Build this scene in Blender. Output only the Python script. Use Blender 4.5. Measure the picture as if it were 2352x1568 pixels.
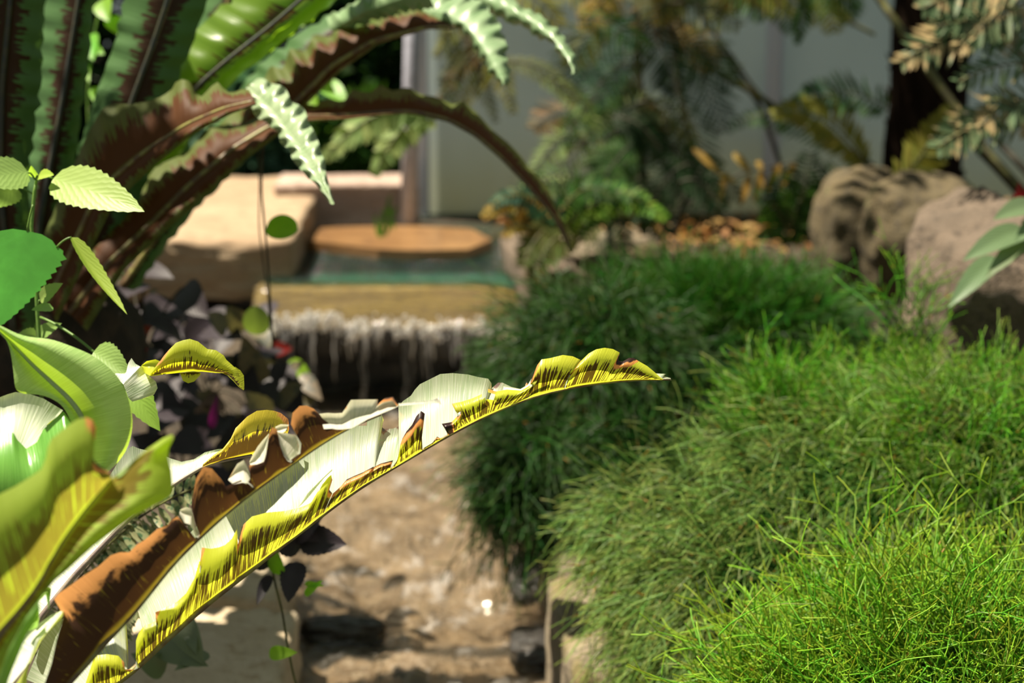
import bpy, math, random
import numpy as np
from mathutils import Vector, noise

for o in list(bpy.data.objects): bpy.data.objects.remove(o)
S = bpy.context.scene
COL = S.collection
random.seed(7)
RNG = np.random.default_rng(11)

# ---------------------------------------------------------------- camera, world, sun, exposure
PITCH = math.radians(15)
CAM = np.array([0.0, 0.0, 1.5])
F = 2352 * 68 / 36.0
FW = np.array([0, math.cos(PITCH), -math.sin(PITCH)])
UP = np.array([0, math.sin(PITCH), math.cos(PITCH)])
RT = np.array([1.0, 0, 0])
cd = bpy.data.cameras.new('camera'); cam = bpy.data.objects.new('camera', cd); COL.objects.link(cam)
cam.location = CAM; cam.rotation_euler = (math.radians(90) - PITCH, 0, 0)
cd.lens = 68; cd.sensor_width = 36; cd.clip_start = 0.05
cd.dof.use_dof = True; cd.dof.focus_distance = 1.80; cd.dof.aperture_fstop = 4.9
S.camera = cam

w = bpy.data.worlds.new('world'); S.world = w; w.use_nodes = True
wn = w.node_tree; wn.nodes.clear()
wo = wn.nodes.new('ShaderNodeOutputWorld'); wb = wn.nodes.new('ShaderNodeBackground')
wb.inputs['Color'].default_value = (0.86, 0.97, 0.93, 1); wb.inputs['Strength'].default_value = 0.30
wn.links.new(wb.outputs[0], wo.inputs[0])

SUN_DIR = Vector((-0.45, 0.12, 1.0)).normalized()       # towards the sun
sd = bpy.data.lights.new('sun', 'SUN'); sun = bpy.data.objects.new('sun', sd); COL.objects.link(sun)
sd.energy = 12.5; sd.color = (1.0, 0.90, 0.72); sd.angle = math.radians(0.9)
sun.rotation_euler = SUN_DIR.to_track_quat('Z', 'Y').to_euler(); sun.location = (-2, 2, 5)

S.view_settings.view_transform = 'Standard'; S.view_settings.look = 'None'
S.view_settings.exposure = 0.0; S.view_settings.gamma = 1.0
S.view_settings.use_curve_mapping = False
S.cycles.max_bounces = 8; S.cycles.transparent_max_bounces = 12
S.cycles.sample_clamp_indirect = 4.0

# ---------------------------------------------------------------- geometry helpers
def P(x, y, d):
    """Point of the place that stands d metres in front of the camera at photo pixel x, y."""
    return CAM + d * (FW + (x - 1176) / F * RT + (784 - y) / F * UP)
def PZ(x, y, z):
    r = FW + (x - 1176) / F * RT + (784 - y) / F * UP
    return CAM + r * ((z - CAM[2]) / r[2])
def PY(x, y, Y):
    r = FW + (x - 1176) / F * RT + (784 - y) / F * UP
    return CAM + r * ((Y - CAM[1]) / r[1])
def nrm(v):
    v = np.asarray(v, float); n = np.linalg.norm(v, axis=-1, keepdims=True); return v / np.maximum(n, 1e-9)

class MB:
    def __init__(s): s.v = []; s.f = []; s.d = []; s.n = 0
    def add(s, v, f, d=None):
        v = np.asarray(v, float).reshape(-1, 3)
        if d is None: d = np.zeros((len(v), 3))
        s.v.append(v); s.d.append(np.asarray(d, float).reshape(-1, 3))
        s.f.extend([tuple(i + s.n for i in q) for q in f]); s.n += len(v)
    def grid(s, G, D=None, flip=False):
        """G: rows x cols x 3"""
        r, c = G.shape[:2]; f = []
        for i in range(r - 1):
            for j in range(c - 1):
                q = (i*c+j, i*c+j+1, (i+1)*c+j+1, (i+1)*c+j)
                f.append(q[::-1] if flip else q)
        s.add(G.reshape(-1, 3), f, None if D is None else D.reshape(-1, 3))
    def tube(s, pts, rad, sides=8, d=None, cap=True):
        pts = np.asarray(pts, float); n = len(pts)
        rad = np.broadcast_to(np.asarray(rad, float), (n,))
        t = nrm(np.gradient(pts, axis=0)); ref = np.array([0.31, 0.17, 0.93])
        if abs(np.dot(t[0], ref / np.linalg.norm(ref))) > .93: ref = np.array([1.0, .2, 0])
        a = nrm(np.cross(t, ref)); b = np.cross(t, a)
        th = np.arange(sides) * 2 * math.pi / sides
        G = pts[:, None] + rad[:, None, None] * (np.cos(th)[None, :, None] * a[:, None] + np.sin(th)[None, :, None] * b[:, None])
        f = []
        for i in range(n - 1):
            for j in range(sides):
                k = (j + 1) % sides
                f.append((i*sides+j, i*sides+k, (i+1)*sides+k, (i+1)*sides+j))
        if cap: f.append(tuple(range(sides))[::-1]); f.append(tuple((n-1)*sides + j for j in range(sides)))
        D = np.zeros((n, sides, 3)); D[:, :, 0] = np.linspace(0, 1, n)[:, None]
        if d is not None: D[:, :, 1:] = d
        s.add(G.reshape(-1, 3), f, D)
    def build(s, name, mat, parent=None, smooth=True, **kw):
        return mesh_obj(name, np.concatenate(s.v), s.f, np.concatenate(s.d), mat, parent, smooth, **kw)

def mesh_obj(name, v, f, d, mat, parent=None, smooth=True, label=None, cat=None, group=None, kind=None, base=None):
    v = np.asarray(v, float)
    if parent is not None: off = np.array(parent_loc(parent))
    else:
        off = base if base is not None else np.array([(v[:, 0].min()+v[:, 0].max())/2, (v[:, 1].min()+v[:, 1].max())/2, v[:, 2].min()])
    me = bpy.data.meshes.new(name)
    if isinstance(f, np.ndarray):
        me.vertices.add(len(v)); me.vertices.foreach_set('co', (v - off).astype(np.float32).ravel())
        me.loops.add(f.size); me.loops.foreach_set('vertex_index', f.astype(np.int32).ravel())
        me.polygons.add(len(f)); me.polygons.foreach_set('loop_start', (np.arange(len(f)) * f.shape[1]).astype(np.int32))
        me.update(calc_edges=True)
    else:
        me.from_pydata((v - off).tolist(), [], f)
    if d is not None:
        a = me.attributes.new('d', 'FLOAT_VECTOR', 'POINT'); a.data.foreach_set('vector', np.asarray(d, np.float32).ravel())
    me.polygons.foreach_set('use_smooth', [smooth] * len(me.polygons))
    me.materials.append(mat); me.update()
    o = bpy.data.objects.new(name, me); COL.objects.link(o)
    if parent is not None: o.parent = parent
    else: o.location = off
    tag(o, label, cat, group, kind)
    return o
_LOC = {}
def parent_loc(p):
    l = np.zeros(3)
    while p is not None: l = l + np.array(p.location); p = p.parent
    return l
def tag(o, label=None, cat=None, group=None, kind=None):
    if label: o['label'] = label
    if cat: o['category'] = cat
    if group: o['group'] = group
    if kind: o['kind'] = kind
def thing(name, label, cat, loc, group=None):
    o = bpy.data.objects.new(name, None); COL.objects.link(o); o.empty_display_size = .05
    o.location = loc; tag(o, label, cat, group); return o

def resample(pts, n, smooth=False):
    pts = np.asarray(pts, float)
    L = np.concatenate([[0], np.cumsum(np.linalg.norm(np.diff(pts[:, :3] if pts.shape[1] >= 3 else pts, axis=0), axis=1))])
    t = np.linspace(0, L[-1], n)
    out = np.stack([np.interp(t, L, pts[:, k]) for k in range(pts.shape[1])], 1)
    if smooth:
        for _ in range(smooth if isinstance(smooth, int) and smooth > 1 else 2):
            q = out.copy(); q[1:-1] = (out[:-2] + 2*out[1:-1] + out[2:]) / 4; out = q
    return out

# ---------------------------------------------------------------- material helpers
class NT:
    def __init__(s, name):
        s.m = bpy.data.materials.new(name); s.m.use_nodes = True; s.t = s.m.node_tree; s.t.nodes.clear()
    def n(s, typ, inp=None, **props):
        nd = s.t.nodes.new('ShaderNode' + typ)
        for k, v in props.items(): setattr(nd, k, v)
        for k, v in (inp or {}).items():
            if isinstance(v, bpy.types.NodeSocket): s.t.links.new(v, nd.inputs[k])
            elif isinstance(v, tuple) and len(v) == 3 and nd.inputs[k].type == 'RGBA': nd.inputs[k].default_value = (*v, 1)
            else: nd.inputs[k].default_value = v
        return nd
    def attr(s):
        a = s.n('Attribute', attribute_name='d'); x = s.n('SeparateXYZ', {0: a.outputs['Vector']})
        return a.outputs['Vector'], x.outputs[0], x.outputs[1], x.outputs[2]
    def mix(s, f, a, b):
        m = s.n('Mix', data_type='RGBA')
        for k, v in ((0, f), (6, a), (7, b)):
            if isinstance(v, bpy.types.NodeSocket): s.t.links.new(v, m.inputs[k])
            elif isinstance(v, tuple): m.inputs[k].default_value = (*v, 1)
            else: m.inputs[k].default_value = v
        return m.outputs[2]
    def math(s, op, a, b=0.0, clamp=False):
        m = s.n('Math', {0: a, 1: b}, operation=op); m.use_clamp = clamp; return m.outputs[0]
    def ramp(s, x, lo, hi):
        return s.n('MapRange', {0: x, 1: lo, 2: hi}, interpolation_type='SMOOTHSTEP').outputs[0]
    def noise(s, vec, scale, detail=3, rough=.55):
        i = {'Scale': scale, 'Detail': detail, 'Roughness': rough}
        if vec is not None: i['Vector'] = vec
        return s.n('TexNoise', i).outputs[0]
    def out(s, sh, disp=None):
        o = s.n('OutputMaterial', {0: sh}); return s.m
    def obj(s): return s.n('TexCoord').outputs['Object']

def vmul(N, vec, xyz):
    return N.n('VectorMath', {0: vec, 1: xyz}, operation='MULTIPLY').outputs[0]

def leaf_mat(name, top, under, trans, tw=.45, rough=.4, var=.25, mottled=None, spec=.5, mscale=40):
    N = NT(name); _, u, v, r = N.attr()
    ob = N.obj(); nz = N.noise(ob, mscale, 3)
    back = N.n('NewGeometry').outputs['Backfacing']
    c = N.mix(back, top, under)
    hs = N.n('HueSaturation', {'Hue': N.math('ADD', N.math('MULTIPLY', r, .05), .475), 'Value': N.math('ADD', N.math('MULTIPLY', nz, var * 2), 1 - var), 'Color': c})
    c = hs.outputs[0]
    if mottled: c = N.mix(N.ramp(nz, .5, .6), c, mottled)
    veinc = N.math('ABSOLUTE', N.math('SINE', N.math('MULTIPLY', N.math('ADD', u, N.math('MULTIPLY', N.math('ABSOLUTE', v), -.35)), 30)))
    bp = N.n('Bump', {'Height': veinc, 'Strength': .12, 'Distance': .002})
    p = N.n('BsdfPrincipled', {'Base Color': c, 'Roughness': rough, 'Specular IOR Level': spec, 'Normal': bp.outputs[0]})
    tr = N.n('BsdfTranslucent', {'Color': N.mix(N.ramp(nz, .3, .7), trans, tuple(x * .75 for x in trans))})
    return N.out(N.n('MixShader', {0: tw, 1: p.outputs[0], 2: tr.outputs[0]}).outputs[0])

def nestfern_mat(name, top, under, trans, brown=(.07, .025, .008), sori=.55, dead=0.0, st=(.055, .024, .005), orange=(.85, .38, .12), tw=.5, rough=.33, fine=1.0, shift=0.0, zones=True):
    """d = (distance along the rib in cm, 0..1 from rib to margin, damage)"""
    N = NT(name); vec, u, v, dm = N.attr()
    geo = N.n('NewGeometry'); back = geo.outputs['Backfacing']
    fine_v = N.noise(vmul(N, vec, (9.0 * fine, 1.2, 0)), 1.0, 2)            # strands along the veins
    patch = N.noise(vmul(N, vec, (.35, 2.2, 0)), 1.0, 3)
    lim = N.math('ADD', N.math('MULTIPLY', patch, .7), sori - .35)
    inside = N.ramp(N.math('SUBTRACT', N.math('ADD', lim, N.math('MULTIPLY', N.math('SUBTRACT', fine_v, .5), 1.1)), v), -.05, .07)
    line = N.ramp(N.math('ADD', fine_v, N.math('MULTIPLY', patch, .3)), .535 - shift, .64 - shift)
    s = N.math('MULTIPLY', inside, line)
    s = N.math('MULTIPLY', s, N.ramp(v, .02, .10))
    u_col = N.mix(s, under, brown)
    # dead tissue: orange-brown then dark
    dz = N.math('ADD', dm, N.math('MULTIPLY', N.math('SUBTRACT', N.noise(vmul(N, vec, (1.2, 5, 0)), 1.0, 4), .5), .5))
    d1 = N.ramp(dz, .40, .52); d2 = N.ramp(dz, .72, .85)
    dead_c = N.mix(d2, orange, (.045, .018, .015))
    u_col = N.mix(d1, u_col, dead_c)
    stripe = N.noise(vmul(N, vec, (.55, .7, 0)), 1.0, 2)
    t_col = N.mix(N.ramp(stripe, .35, .65), top, tuple(a * b for a, b in zip(top, (.66, .80, .66))))
    t_col = N.mix(N.ramp(fine_v, .4, .65), t_col, tuple(min(1, x * 1.15) for x in top))
    t_col = N.mix(N.ramp(dz, .62, .72), t_col, (.35, .24, .22))
    c = N.mix(back, t_col, u_col)
    bp = N.n('Bump', {'Height': N.math('ADD', fine_v, N.math('MULTIPLY', stripe, .6)), 'Strength': .30, 'Distance': .0015})
    p = N.n('BsdfPrincipled', {'Base Color': c, 'Roughness': rough, 'Normal': bp.outputs[0], 'Specular IOR Level': .3 if rough > .5 else .6})
    tcol = N.mix(N.ramp(patch, .3, .7), trans, tuple(a * b for a, b in zip(trans, (.98, .94, .75))))
    tcol = N.mix(N.math('MULTIPLY', s, .97), tcol, st)
    tcol = N.mix(d1, tcol, N.mix(d2, (.75, .27, .05), (.02, .008, .005)))
    tr = N.n('BsdfTranslucent', {'Color': tcol})
    return N.out(N.n('MixShader', {0: tw, 1: p.outputs[0], 2: tr.outputs[0]}).outputs[0])

def plain_mat(name, col, rough=.6, metal=0, bump=0, scale=20, col2=None, lo=.4, hi=.6, stretch=None, spec=.5, coat=0, tw=0, trans=None, bdist=.01, detail=5):
    N = NT(name); vec = N.obj()
    if stretch: vec = vmul(N, vec, stretch)
    nz = N.noise(vec, scale, detail)
    c = N.mix(N.ramp(nz, lo, hi), col, col2) if col2 else N.mix(0.0, col, col)
    i = {'Base Color': c, 'Roughness': rough, 'Metallic': metal, 'Specular IOR Level': spec, 'Coat Weight': coat, 'Coat Roughness': .12}
    if bump: i['Normal'] = N.n('Bump', {'Height': nz, 'Strength': bump, 'Distance': bdist}).outputs[0]
    p = N.n('BsdfPrincipled', i).outputs[0]
    if tw: p = N.n('MixShader', {0: tw, 1: p, 2: N.n('BsdfTranslucent', {'Color': trans}).outputs[0]}).outputs[0]
    return N.out(p)

def stone_mat(name, a, b, c, scale=6, rough=.85, bump=.8, stretch=(1, 1, 2.5), moss=None, coat=0):
    N = NT(name); ob = vmul(N, N.obj(), stretch)
    n1 = N.noise(ob, scale, 8, .6); n2 = N.noise(ob, scale * 6, 5, .7); n3 = N.noise(ob, scale * 30, 3)
    col = N.mix(N.ramp(n1, .38, .62), a, b)
    col = N.mix(N.ramp(n2, .52, .66), col, c)
    col = N.mix(N.math('MULTIPLY', N.ramp(n3, .55, .7), .5), col, tuple(x * .4 for x in a))
    if moss: col = N.mix(N.ramp(N.noise(N.obj(), scale * .8, 4), .5, .62), col, moss)
    h = N.math('ADD', n1, N.math('MULTIPLY', n2, .5))
    bp = N.n('Bump', {'Height': h, 'Strength': bump, 'Distance': .02})
    return N.out(N.n('BsdfPrincipled', {'Base Color': col, 'Roughness': rough, 'Normal': bp.outputs[0], 'Coat Weight': coat, 'Coat Roughness': .15}).outputs[0])

def strand_mat(name, dark, light, tip, node=(.45, .2, .03), tw=.35, rough=.4):
    """d = (0 base .. 1 tip, random, node)"""
    N = NT(name); _, u, r, k = N.attr()
    c = N.mix(N.ramp(u, .0, .75), dark, light)  # stem bases darkened: self-shadow of the shrub put into the colour
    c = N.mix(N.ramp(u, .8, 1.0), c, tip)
    c = N.n('HueSaturation', {'Hue': N.math('ADD', N.math('MULTIPLY', r, .06), .465), 'Value': N.math('ADD', N.math('MULTIPLY', r, .7), .65), 'Color': c}).outputs[0]
    c = N.mix(k, c, node)
    p = N.n('BsdfPrincipled', {'Base Color': c, 'Roughness': rough, 'Specular IOR Level': .4})
    tr = N.n('BsdfTranslucent', {'Color': c})
    return N.out(N.n('MixShader', {0: tw, 1: p.outputs[0], 2: tr.outputs[0]}).outputs[0])

def water_mat(name, tint=(.9, 1, .95), foam=0.0, fcol=(.8, .8, .78), fscale=12, bump=.4, bscale=14, stretch=(1, 1, 1), rough=.03, alpha=.12, acol=(.2, .25, .15)):
    """Thin water: clear with a fresnel sheen, some milky body and foam."""
    N = NT(name); ob = vmul(N, N.obj(), stretch)
    nz = N.noise(ob, bscale, 4, .6); fz = N.noise(ob, fscale, 6, .65)
    bp = N.n('Bump', {'Height': nz, 'Strength': bump, 'Distance': .02}).outputs[0]
    fr = N.n('Fresnel', {'IOR': 1.33, 'Normal': bp}).outputs[0]
    gl = N.n('BsdfGlossy', {'Color': (1., 1., 1.), 'Roughness': rough, 'Normal': bp}).outputs[0]
    tr = N.n('BsdfTransparent', {'Color': tint}).outputs[0]
    body = N.n('BsdfDiffuse', {'Color': acol, 'Normal': bp}).outputs[0]
    base = N.n('MixShader', {0: alpha, 1: tr, 2: body}).outputs[0]
    if foam:
        f = N.math('MULTIPLY', N.ramp(fz, .52, .70), foam)
        base = N.n('MixShader', {0: f, 1: base, 2: N.n('BsdfDiffuse', {'Color': fcol}).outputs[0]}).outputs[0]
    return N.out(N.n('MixShader', {0: fr, 1: base, 2: gl}).outputs[0])

# ---------------------------------------------------------------- fern and leaf geometry
def wing(mb, rows, dr, de, bulge=.012, nc=7, show='under', n=None, u0=0.0, ruffle=0.0, rn=0, dmg=None, hole=None, step=6.0, thick=True, dexp=2):
    """rows: (rib x, rib y, margin x, margin y[, damage]) in photo pixels; dr: depth of the rib (value or fn of 0..1),
    de: how much nearer (-) or farther (+) the margin stands (value or fn). Bulge bends the blade between."""
    R = np.array([list(r) + [0.0] * (5 - len(r)) for r in rows], float)
    seg = np.maximum(np.hypot(*np.diff(R[:, 0:2], axis=0).T), np.hypot(*np.diff(R[:, 2:4], axis=0).T))
    rowsD = [R[0]]
    for i, s_ in enumerate(seg):
        m = max(1, int(s_ / step))
        for k in range(1, m + 1): rowsD.append(R[i] + (R[i+1] - R[i]) * k / m)
    R = np.array(rowsD); nr = len(R)
    tt = np.linspace(0, 1, nr)
    DR = np.array([dr(t) if callable(dr) else dr for t in tt]); DE = np.array([de(t) if callable(de) else de for t in tt])
    ul = u0 + np.concatenate([[0], np.cumsum(np.linalg.norm(np.diff(R[:, :2], axis=0), axis=1) * DR[1:] / F * 100)])
    vv = np.linspace(0, 1, nc)
    G = np.zeros((nr, nc, 3)); D = np.zeros((nr, nc, 3))
    for i in range(nr):
        for j, v in enumerate(vv):
            x = R[i, 0] + (R[i, 2] - R[i, 0]) * v; y = R[i, 1] + (R[i, 3] - R[i, 1]) * v
            d = DR[i] + DE[i] * v + bulge * math.sin(math.pi * v * .9)
            if ruffle: d += ruffle * v * v * math.sin(ul[i] * rn + i * .05) * 1.0
            G[i, j] = P(x, y, d)
            D[i, j] = (ul[i], v, (R[i, 4] * v ** dexp if R[i, 4] >= 0 else -R[i, 4]))
    a = G[:-1, :-1]; nn = np.cross(G[:-1, 1:] - a, G[1:, :-1] - a); cen = a - CAM
    facing = (nn * -cen).sum()          # >0: grid order (i,j)->(i,j+1)->.. looks at the camera
    flip = (facing > 0) != (show == 'top')
    # grid() emits (i,j),(i,j+1),(i+1,j+1),(i+1,j): its normal is cross(dj, di) = nn
    r, c = G.shape[:2]; f = []
    for i in range(r - 1):
        for j in range(c - 1):
            if hole and hole(R[i], vv[j], i, j): continue
            q = (i*c+j, i*c+j+1, (i+1)*c+j+1, (i+1)*c+j); f.append(q[::-1] if flip else q)
    mb.add(G.reshape(-1, 3), f, D.reshape(-1, 3))
    return R, DR

def rib(parent, pts, depth, r0, r1, mat, label=None, name='midrib'):
    pts = resample(np.array(pts, float), 40, 2)
    tt = np.linspace(0, 1, len(pts))
    V = np.array([P(x, y, (depth(t) if callable(depth) else depth)) for (x, y), t in zip(pts, tt)])
    mb = MB(); mb.tube(V, np.linspace(r0, r1, len(V)), 8); return mb.build(name, mat, parent, label=label)

def blade(mb, base, tip, width, nrmv, fold=.25, sag=.1, shape='ovate', serr=0, rows=12, cols=5, rnd=None, wave=0.0, wn_=3):
    base = np.asarray(base, float); tip = np.asarray(tip, float)
    L = np.linalg.norm(tip - base); t_ = (tip - base) / L
    n_ = np.asarray(nrmv, float); n_ = nrm(n_ - t_ * np.dot(n_, t_)); s_ = np.cross(t_, n_)
    rnd = RNG.random() if rnd is None else rnd
    G = np.zeros((rows, cols, 3)); D = np.zeros((rows, cols, 3))
    for i in range(rows):
        t = i / (rows - 1)
        if shape == 'ovate': wv = math.sin(math.pi * min(1, t ** .62 * 1.0)) ** .8 if t < 1 else 0
        elif shape == 'cordate': wv = (min(1, (t + .02) / .16) ** .5) * (1 - max(0, t - .16) / .84) ** .75 if t < 1 else 0
        elif shape == 'round': wv = math.sqrt(max(0, 1 - (2*t - 1) ** 2))
        else: wv = math.sin(math.pi * t ** .8) ** .6 if t < 1 else 0
        if t > .9 and shape in ('ovate', 'cordate'): wv *= .8
        if serr: wv *= 1 + serr * (1 if i % 2 else -1)
        for j in range(cols):
            v = -1 + 2 * j / (cols - 1)
            G[i, j] = base + t_ * L * t + s_ * v * wv * width / 2 + n_ * (abs(v) * fold * width * .5 * wv + sag * L * (math.sin(math.pi * t) - .0) * 1.0 + wave * width * math.sin(t * wn_ * 6.28 + (1.5 if v > 0 else 0)) * abs(v))
            D[i, j] = (t, v, rnd)
    mb.grid(G, D, flip=True)

def curve3(p0, p1, sagv, n=16, k=2.0):
    p0 = np.asarray(p0, float); p1 = np.asarray(p1, float); sagv = np.asarray(sagv, float)
    t = np.linspace(0, 1, n)[:, None]
    return p0 + (p1 - p0) * t + sagv * (4 * t * (1 - t))

def pinnate(mb, C, nrmv, plen, pw, npin, ang=60, tipk=.25, droop=.15, bi=False, basek=.5, rows=6, gap=.0, curl=0):
    """Pinnae on both sides of the rachis curve C."""
    C = resample(C, 60); T = nrm(np.gradient(C, axis=0))
    for k in range(npin):
        t = gap + (1 - gap) * (k + .5) / npin; q = t * 59; i = int(q); p = C[i] + (C[min(i+1, 59)] - C[i]) * (q - i); tn = T[i]
        n_ = nrm(np.asarray(nrmv) - tn * np.dot(nrmv, tn)); sd_ = np.cross(tn, n_)
        prof = min(1, basek + t * (1 - basek) / .35) if t < .35 else (1 - (t - .35) / .65) ** .8 * (1 - tipk) + tipk
        L = plen * prof * (0.9 + .2 * RNG.random())
        for sg in (-1, 1):
            a = math.radians(ang + RNG.normal() * 5)
            dirv = nrm(tn * math.cos(a) + sd_ * sg * math.sin(a) + n_ * RNG.normal() * .12 + np.array([0, 0, -droop]))
            tip = p + dirv * L
            if not bi:
                blade(mb, p, tip, pw, n_ + RNG.normal(size=3) * .25, fold=.15, sag=-.06 + .06 * RNG.random(), shape='lance', rows=rows, cols=3)
            else:
                m = max(5, int(L / (pw * .85)))
                C2 = curve3(p, tip, n_ * L * .06, 8)
                sd2 = nrm(np.cross(dirv, n_))
                for e in range(m):
                    tt = (e + .6) / m; b = p + (tip - p) * tt + n_ * L * .06 * 4 * tt * (1 - tt)
                    l2 = pw * 2.3 * (1 - .75 * tt ** 1.5)
                    for s2 in (-1, 1):
                        dv = nrm(dirv * .45 + sd2 * s2 + n_ * RNG.normal() * .15 + np.array([0, 0, -droop * .5])); wv = pw * .42
                        c_ = b + dv * l2 * .5; e_ = np.cross(dv, n_) * wv
                        r_ = RNG.random()
                        mb.add([b, c_ - e_, b + dv * l2, c_ + e_], [(0, 1, 2, 3)], [(tt, 0, r_)] * 4)

def superrock(center, size, seed=0, rot=0.0, boxy=.5, rough=.10, n=40, freq=1.6, flat=False):
    """Boulder: a rounded box with layered noise."""
    rng = random.Random(seed); off = Vector((rng.random() * 50, rng.random() * 50, rng.random() * 50))
    nt, nf = n, n * 2; V = []; 
    for i in range(nt + 1):
        th = math.pi * i / nt
        for j in range(nf):
            ph = 2 * math.pi * j / nf
            s = np.array([math.sin(th) * math.cos(ph), math.sin(th) * math.sin(ph), math.cos(th)])
            k = max(abs(s)) ; r = (1 - boxy) + boxy / k
            v = s * r
            nn = noise.fractal(Vector(v * freq) + off, 1.0, 2.0, 5) 
            v = v * (1 + rough * nn)
            V.append(v)
    V = np.array(V) * (np.array(size) / 2)
    c, s_ = math.cos(rot), math.sin(rot)
    V = np.stack([V[:, 0] * c - V[:, 1] * s_, V[:, 0] * s_ + V[:, 1] * c, V[:, 2]], 1) + np.array(center)
    f = []
    for i in range(nt):
        for j in range(nf):
            k = (j + 1) % nf; f.append((i*nf+j, (i+1)*nf+j, (i+1)*nf+k, i*nf+k))
    return V, f
def rock(name, label, center, size, mat, cat='rock', group=None, **kw):
    V, f = superrock(center, size, **kw)
    return mesh_obj(name, V, f, None, mat, label=label, cat=cat, group=group)

def strands(P0, D0, seglen, nseg, grav, wob, r0, r1, rnd, u0, u1, node=False):
    """Vectorised thin stems; returns end points and directions, plus mesh arrays (3-sided tubes)."""
    N_ = len(P0); pts = np.zeros((N_, nseg + 1, 3)); pts[:, 0] = P0; d = nrm(D0)
    for k in range(nseg):
        d = nrm(d + np.array([0, 0, -1.0]) * grav[:, None] + RNG.normal(size=(N_, 3)) * wob)
        pts[:, k+1] = pts[:, k] + d * seglen[:, None]
    K = nseg + 1
    T = nrm(np.gradient(pts, axis=1)); ref = nrm(RNG.normal(size=(N_, 1, 3)))
    a = nrm(np.cross(T, ref)); b = np.cross(T, a)
    rad = np.linspace(1, 0, K)[None, :, None, None] * (r0 - r1)[:, None, None, None] + r1[:, None, None, None]
    th = np.arange(3) * 2 * math.pi / 3
    ring = np.cos(th)[None, None, :, None] * a[:, :, None] + np.sin(th)[None, None, :, None] * b[:, :, None]
    V = (pts[:, :, None] + rad * ring).reshape(-1, 3)
    base = np.arange(N_)[:, None, None] * (K * 3) + np.arange(nseg)[None, :, None] * 3 + np.arange(3)[None, None, :]
    nxt = np.arange(N_)[:, None, None] * (K * 3) + np.arange(nseg)[None, :, None] * 3 + ((np.arange(3) + 1) % 3)[None, None, :]
    Fq = np.stack([base, nxt, nxt + 3, base + 3], -1).reshape(-1, 4)
    D = np.zeros((N_, K, 3, 3)); D[..., 0] = np.linspace(u0, u1, K)[None, :, None]; D[..., 1] = rnd[:, None, None]
    if node: D[:, 0, :, 2] = (RNG.random(N_) < node)[:, None] * 1.0
    return pts[:, -1], d, V, Fq, D.reshape(-1, 3)

def shrub_foliage(lobes, count, length, grav, flow, rad, spread=.45, up=0.0, gens=3, maskfn=None, droop_var=.5, tipnode=.12, fork=.30):
    """lobes: (centre, radii). Stems leave the surface of the mound, arch over and fork."""
    Ps, Ns = [], []
    tot = sum(r[0] * r[2] + r[0] * r[1] for _, r in lobes)
    for c, r in lobes:
        n = int(count * (r[0] * r[2] + r[0] * r[1]) / tot)
        s = nrm(RNG.normal(size=(n * 3, 3))); s = s[(s[:, 2] > -.55) & ((s[:, 1] < .35) | (s[:, 2] > .5))][:n]
        p = c + s * r; nn = nrm(s / r)
        keep = np.ones(len(p), bool)
        for c2, r2 in lobes:
            if c2 is c: continue
            keep &= (((p - c2) / r2) ** 2).sum(1) > .8
        Ps.append(p[keep]); Ns.append(nn[keep])
    p = np.concatenate(Ps); nn = np.concatenate(Ns)
    if maskfn is not None: k = maskfn(p); p = p[k]; nn = nn[k]
    n = len(p); rnd = RNG.random(n)
    d = nrm(nn + np.array(flow) + np.array([0, 0, up]) + RNG.normal(size=(n, 3)) * spread)
    p = p - nn * length * .75 * (0.6 + .8 * RNG.random(n))[:, None]
    Vs, Fs, Ds, off = [], [], [], 0
    lens = length * (.45, .32, .24, .18)[0] * (.7 + .6 * RNG.random(n)); r_a = rad * (.8 + .4 * RNG.random(n)); g = grav * (1 + droop_var * RNG.normal(size=n))
    for gnum in range(gens):
        nseg = (5, 4, 3, 3)[gnum]
        u = (0, .45, .7, .88, 1.0)
        e, de, V, Fq, D = strands(p, d, lens / nseg, nseg, g / nseg * 1.2, .10, r_a, r_a * .82, rnd, u[gnum], u[gnum+1] if gnum < gens-1 else 1.0, node=tipnode if gnum else False)
        Vs.append(V); Fs.append(Fq + off); Ds.append(D); off += len(V)
        kk = 2
        p = np.repeat(e, kk, 0); dd = np.repeat(de, kk, 0)
        side = nrm(np.cross(dd, RNG.normal(size=(len(de), 3)).repeat(kk, 0))); sg = np.tile([1, -1], len(de))[:, None]
        d = nrm(dd + side * sg * (fork + .2 * RNG.random((len(p), 1))))
        rnd = np.clip(np.repeat(rnd, kk) + RNG.normal(size=len(p)) * .08, 0, 1); r_a = np.repeat(r_a, kk) * .82; g = np.repeat(g, kk)
        lens = np.repeat(lens, kk) * (.62 + .25 * RNG.random(len(p)))
        keep = RNG.random(len(p)) < .88; p, d, rnd, r_a, g, lens = p[keep], d[keep], rnd[keep], r_a[keep], g[keep], lens[keep]
    return np.concatenate(Vs), np.concatenate(Fs), np.concatenate(Ds)

def lobe(x, y, d, rx, ry, rz=None):
    """Mound centre at photo pixel x, y, depth d; radii given in pixels at that depth."""
    c = P(x, y, d); k = d / F
    return c, np.array([rx * k, (rz if rz else (rx + ry) / 2) * k, ry * k])
def ellipsoid(mb, c, r, n=24, bump=.08):
    V = []; f = []
    for i in range(n + 1):
        for j in range(2 * n):
            th = math.pi * i / n; ph = math.pi * j / n
            s = np.array([math.sin(th) * math.cos(ph), math.sin(th) * math.sin(ph), math.cos(th)])
            V.append(c + s * r * (1 + bump * noise.noise(Vector(s * 3 + c))))
    for i in range(n):
        for j in range(2 * n):
            k = (j + 1) % (2 * n); f.append((i*2*n+j, (i+1)*2*n+j, (i+1)*2*n+k, i*2*n+k))
    mb.add(V, f)
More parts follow.
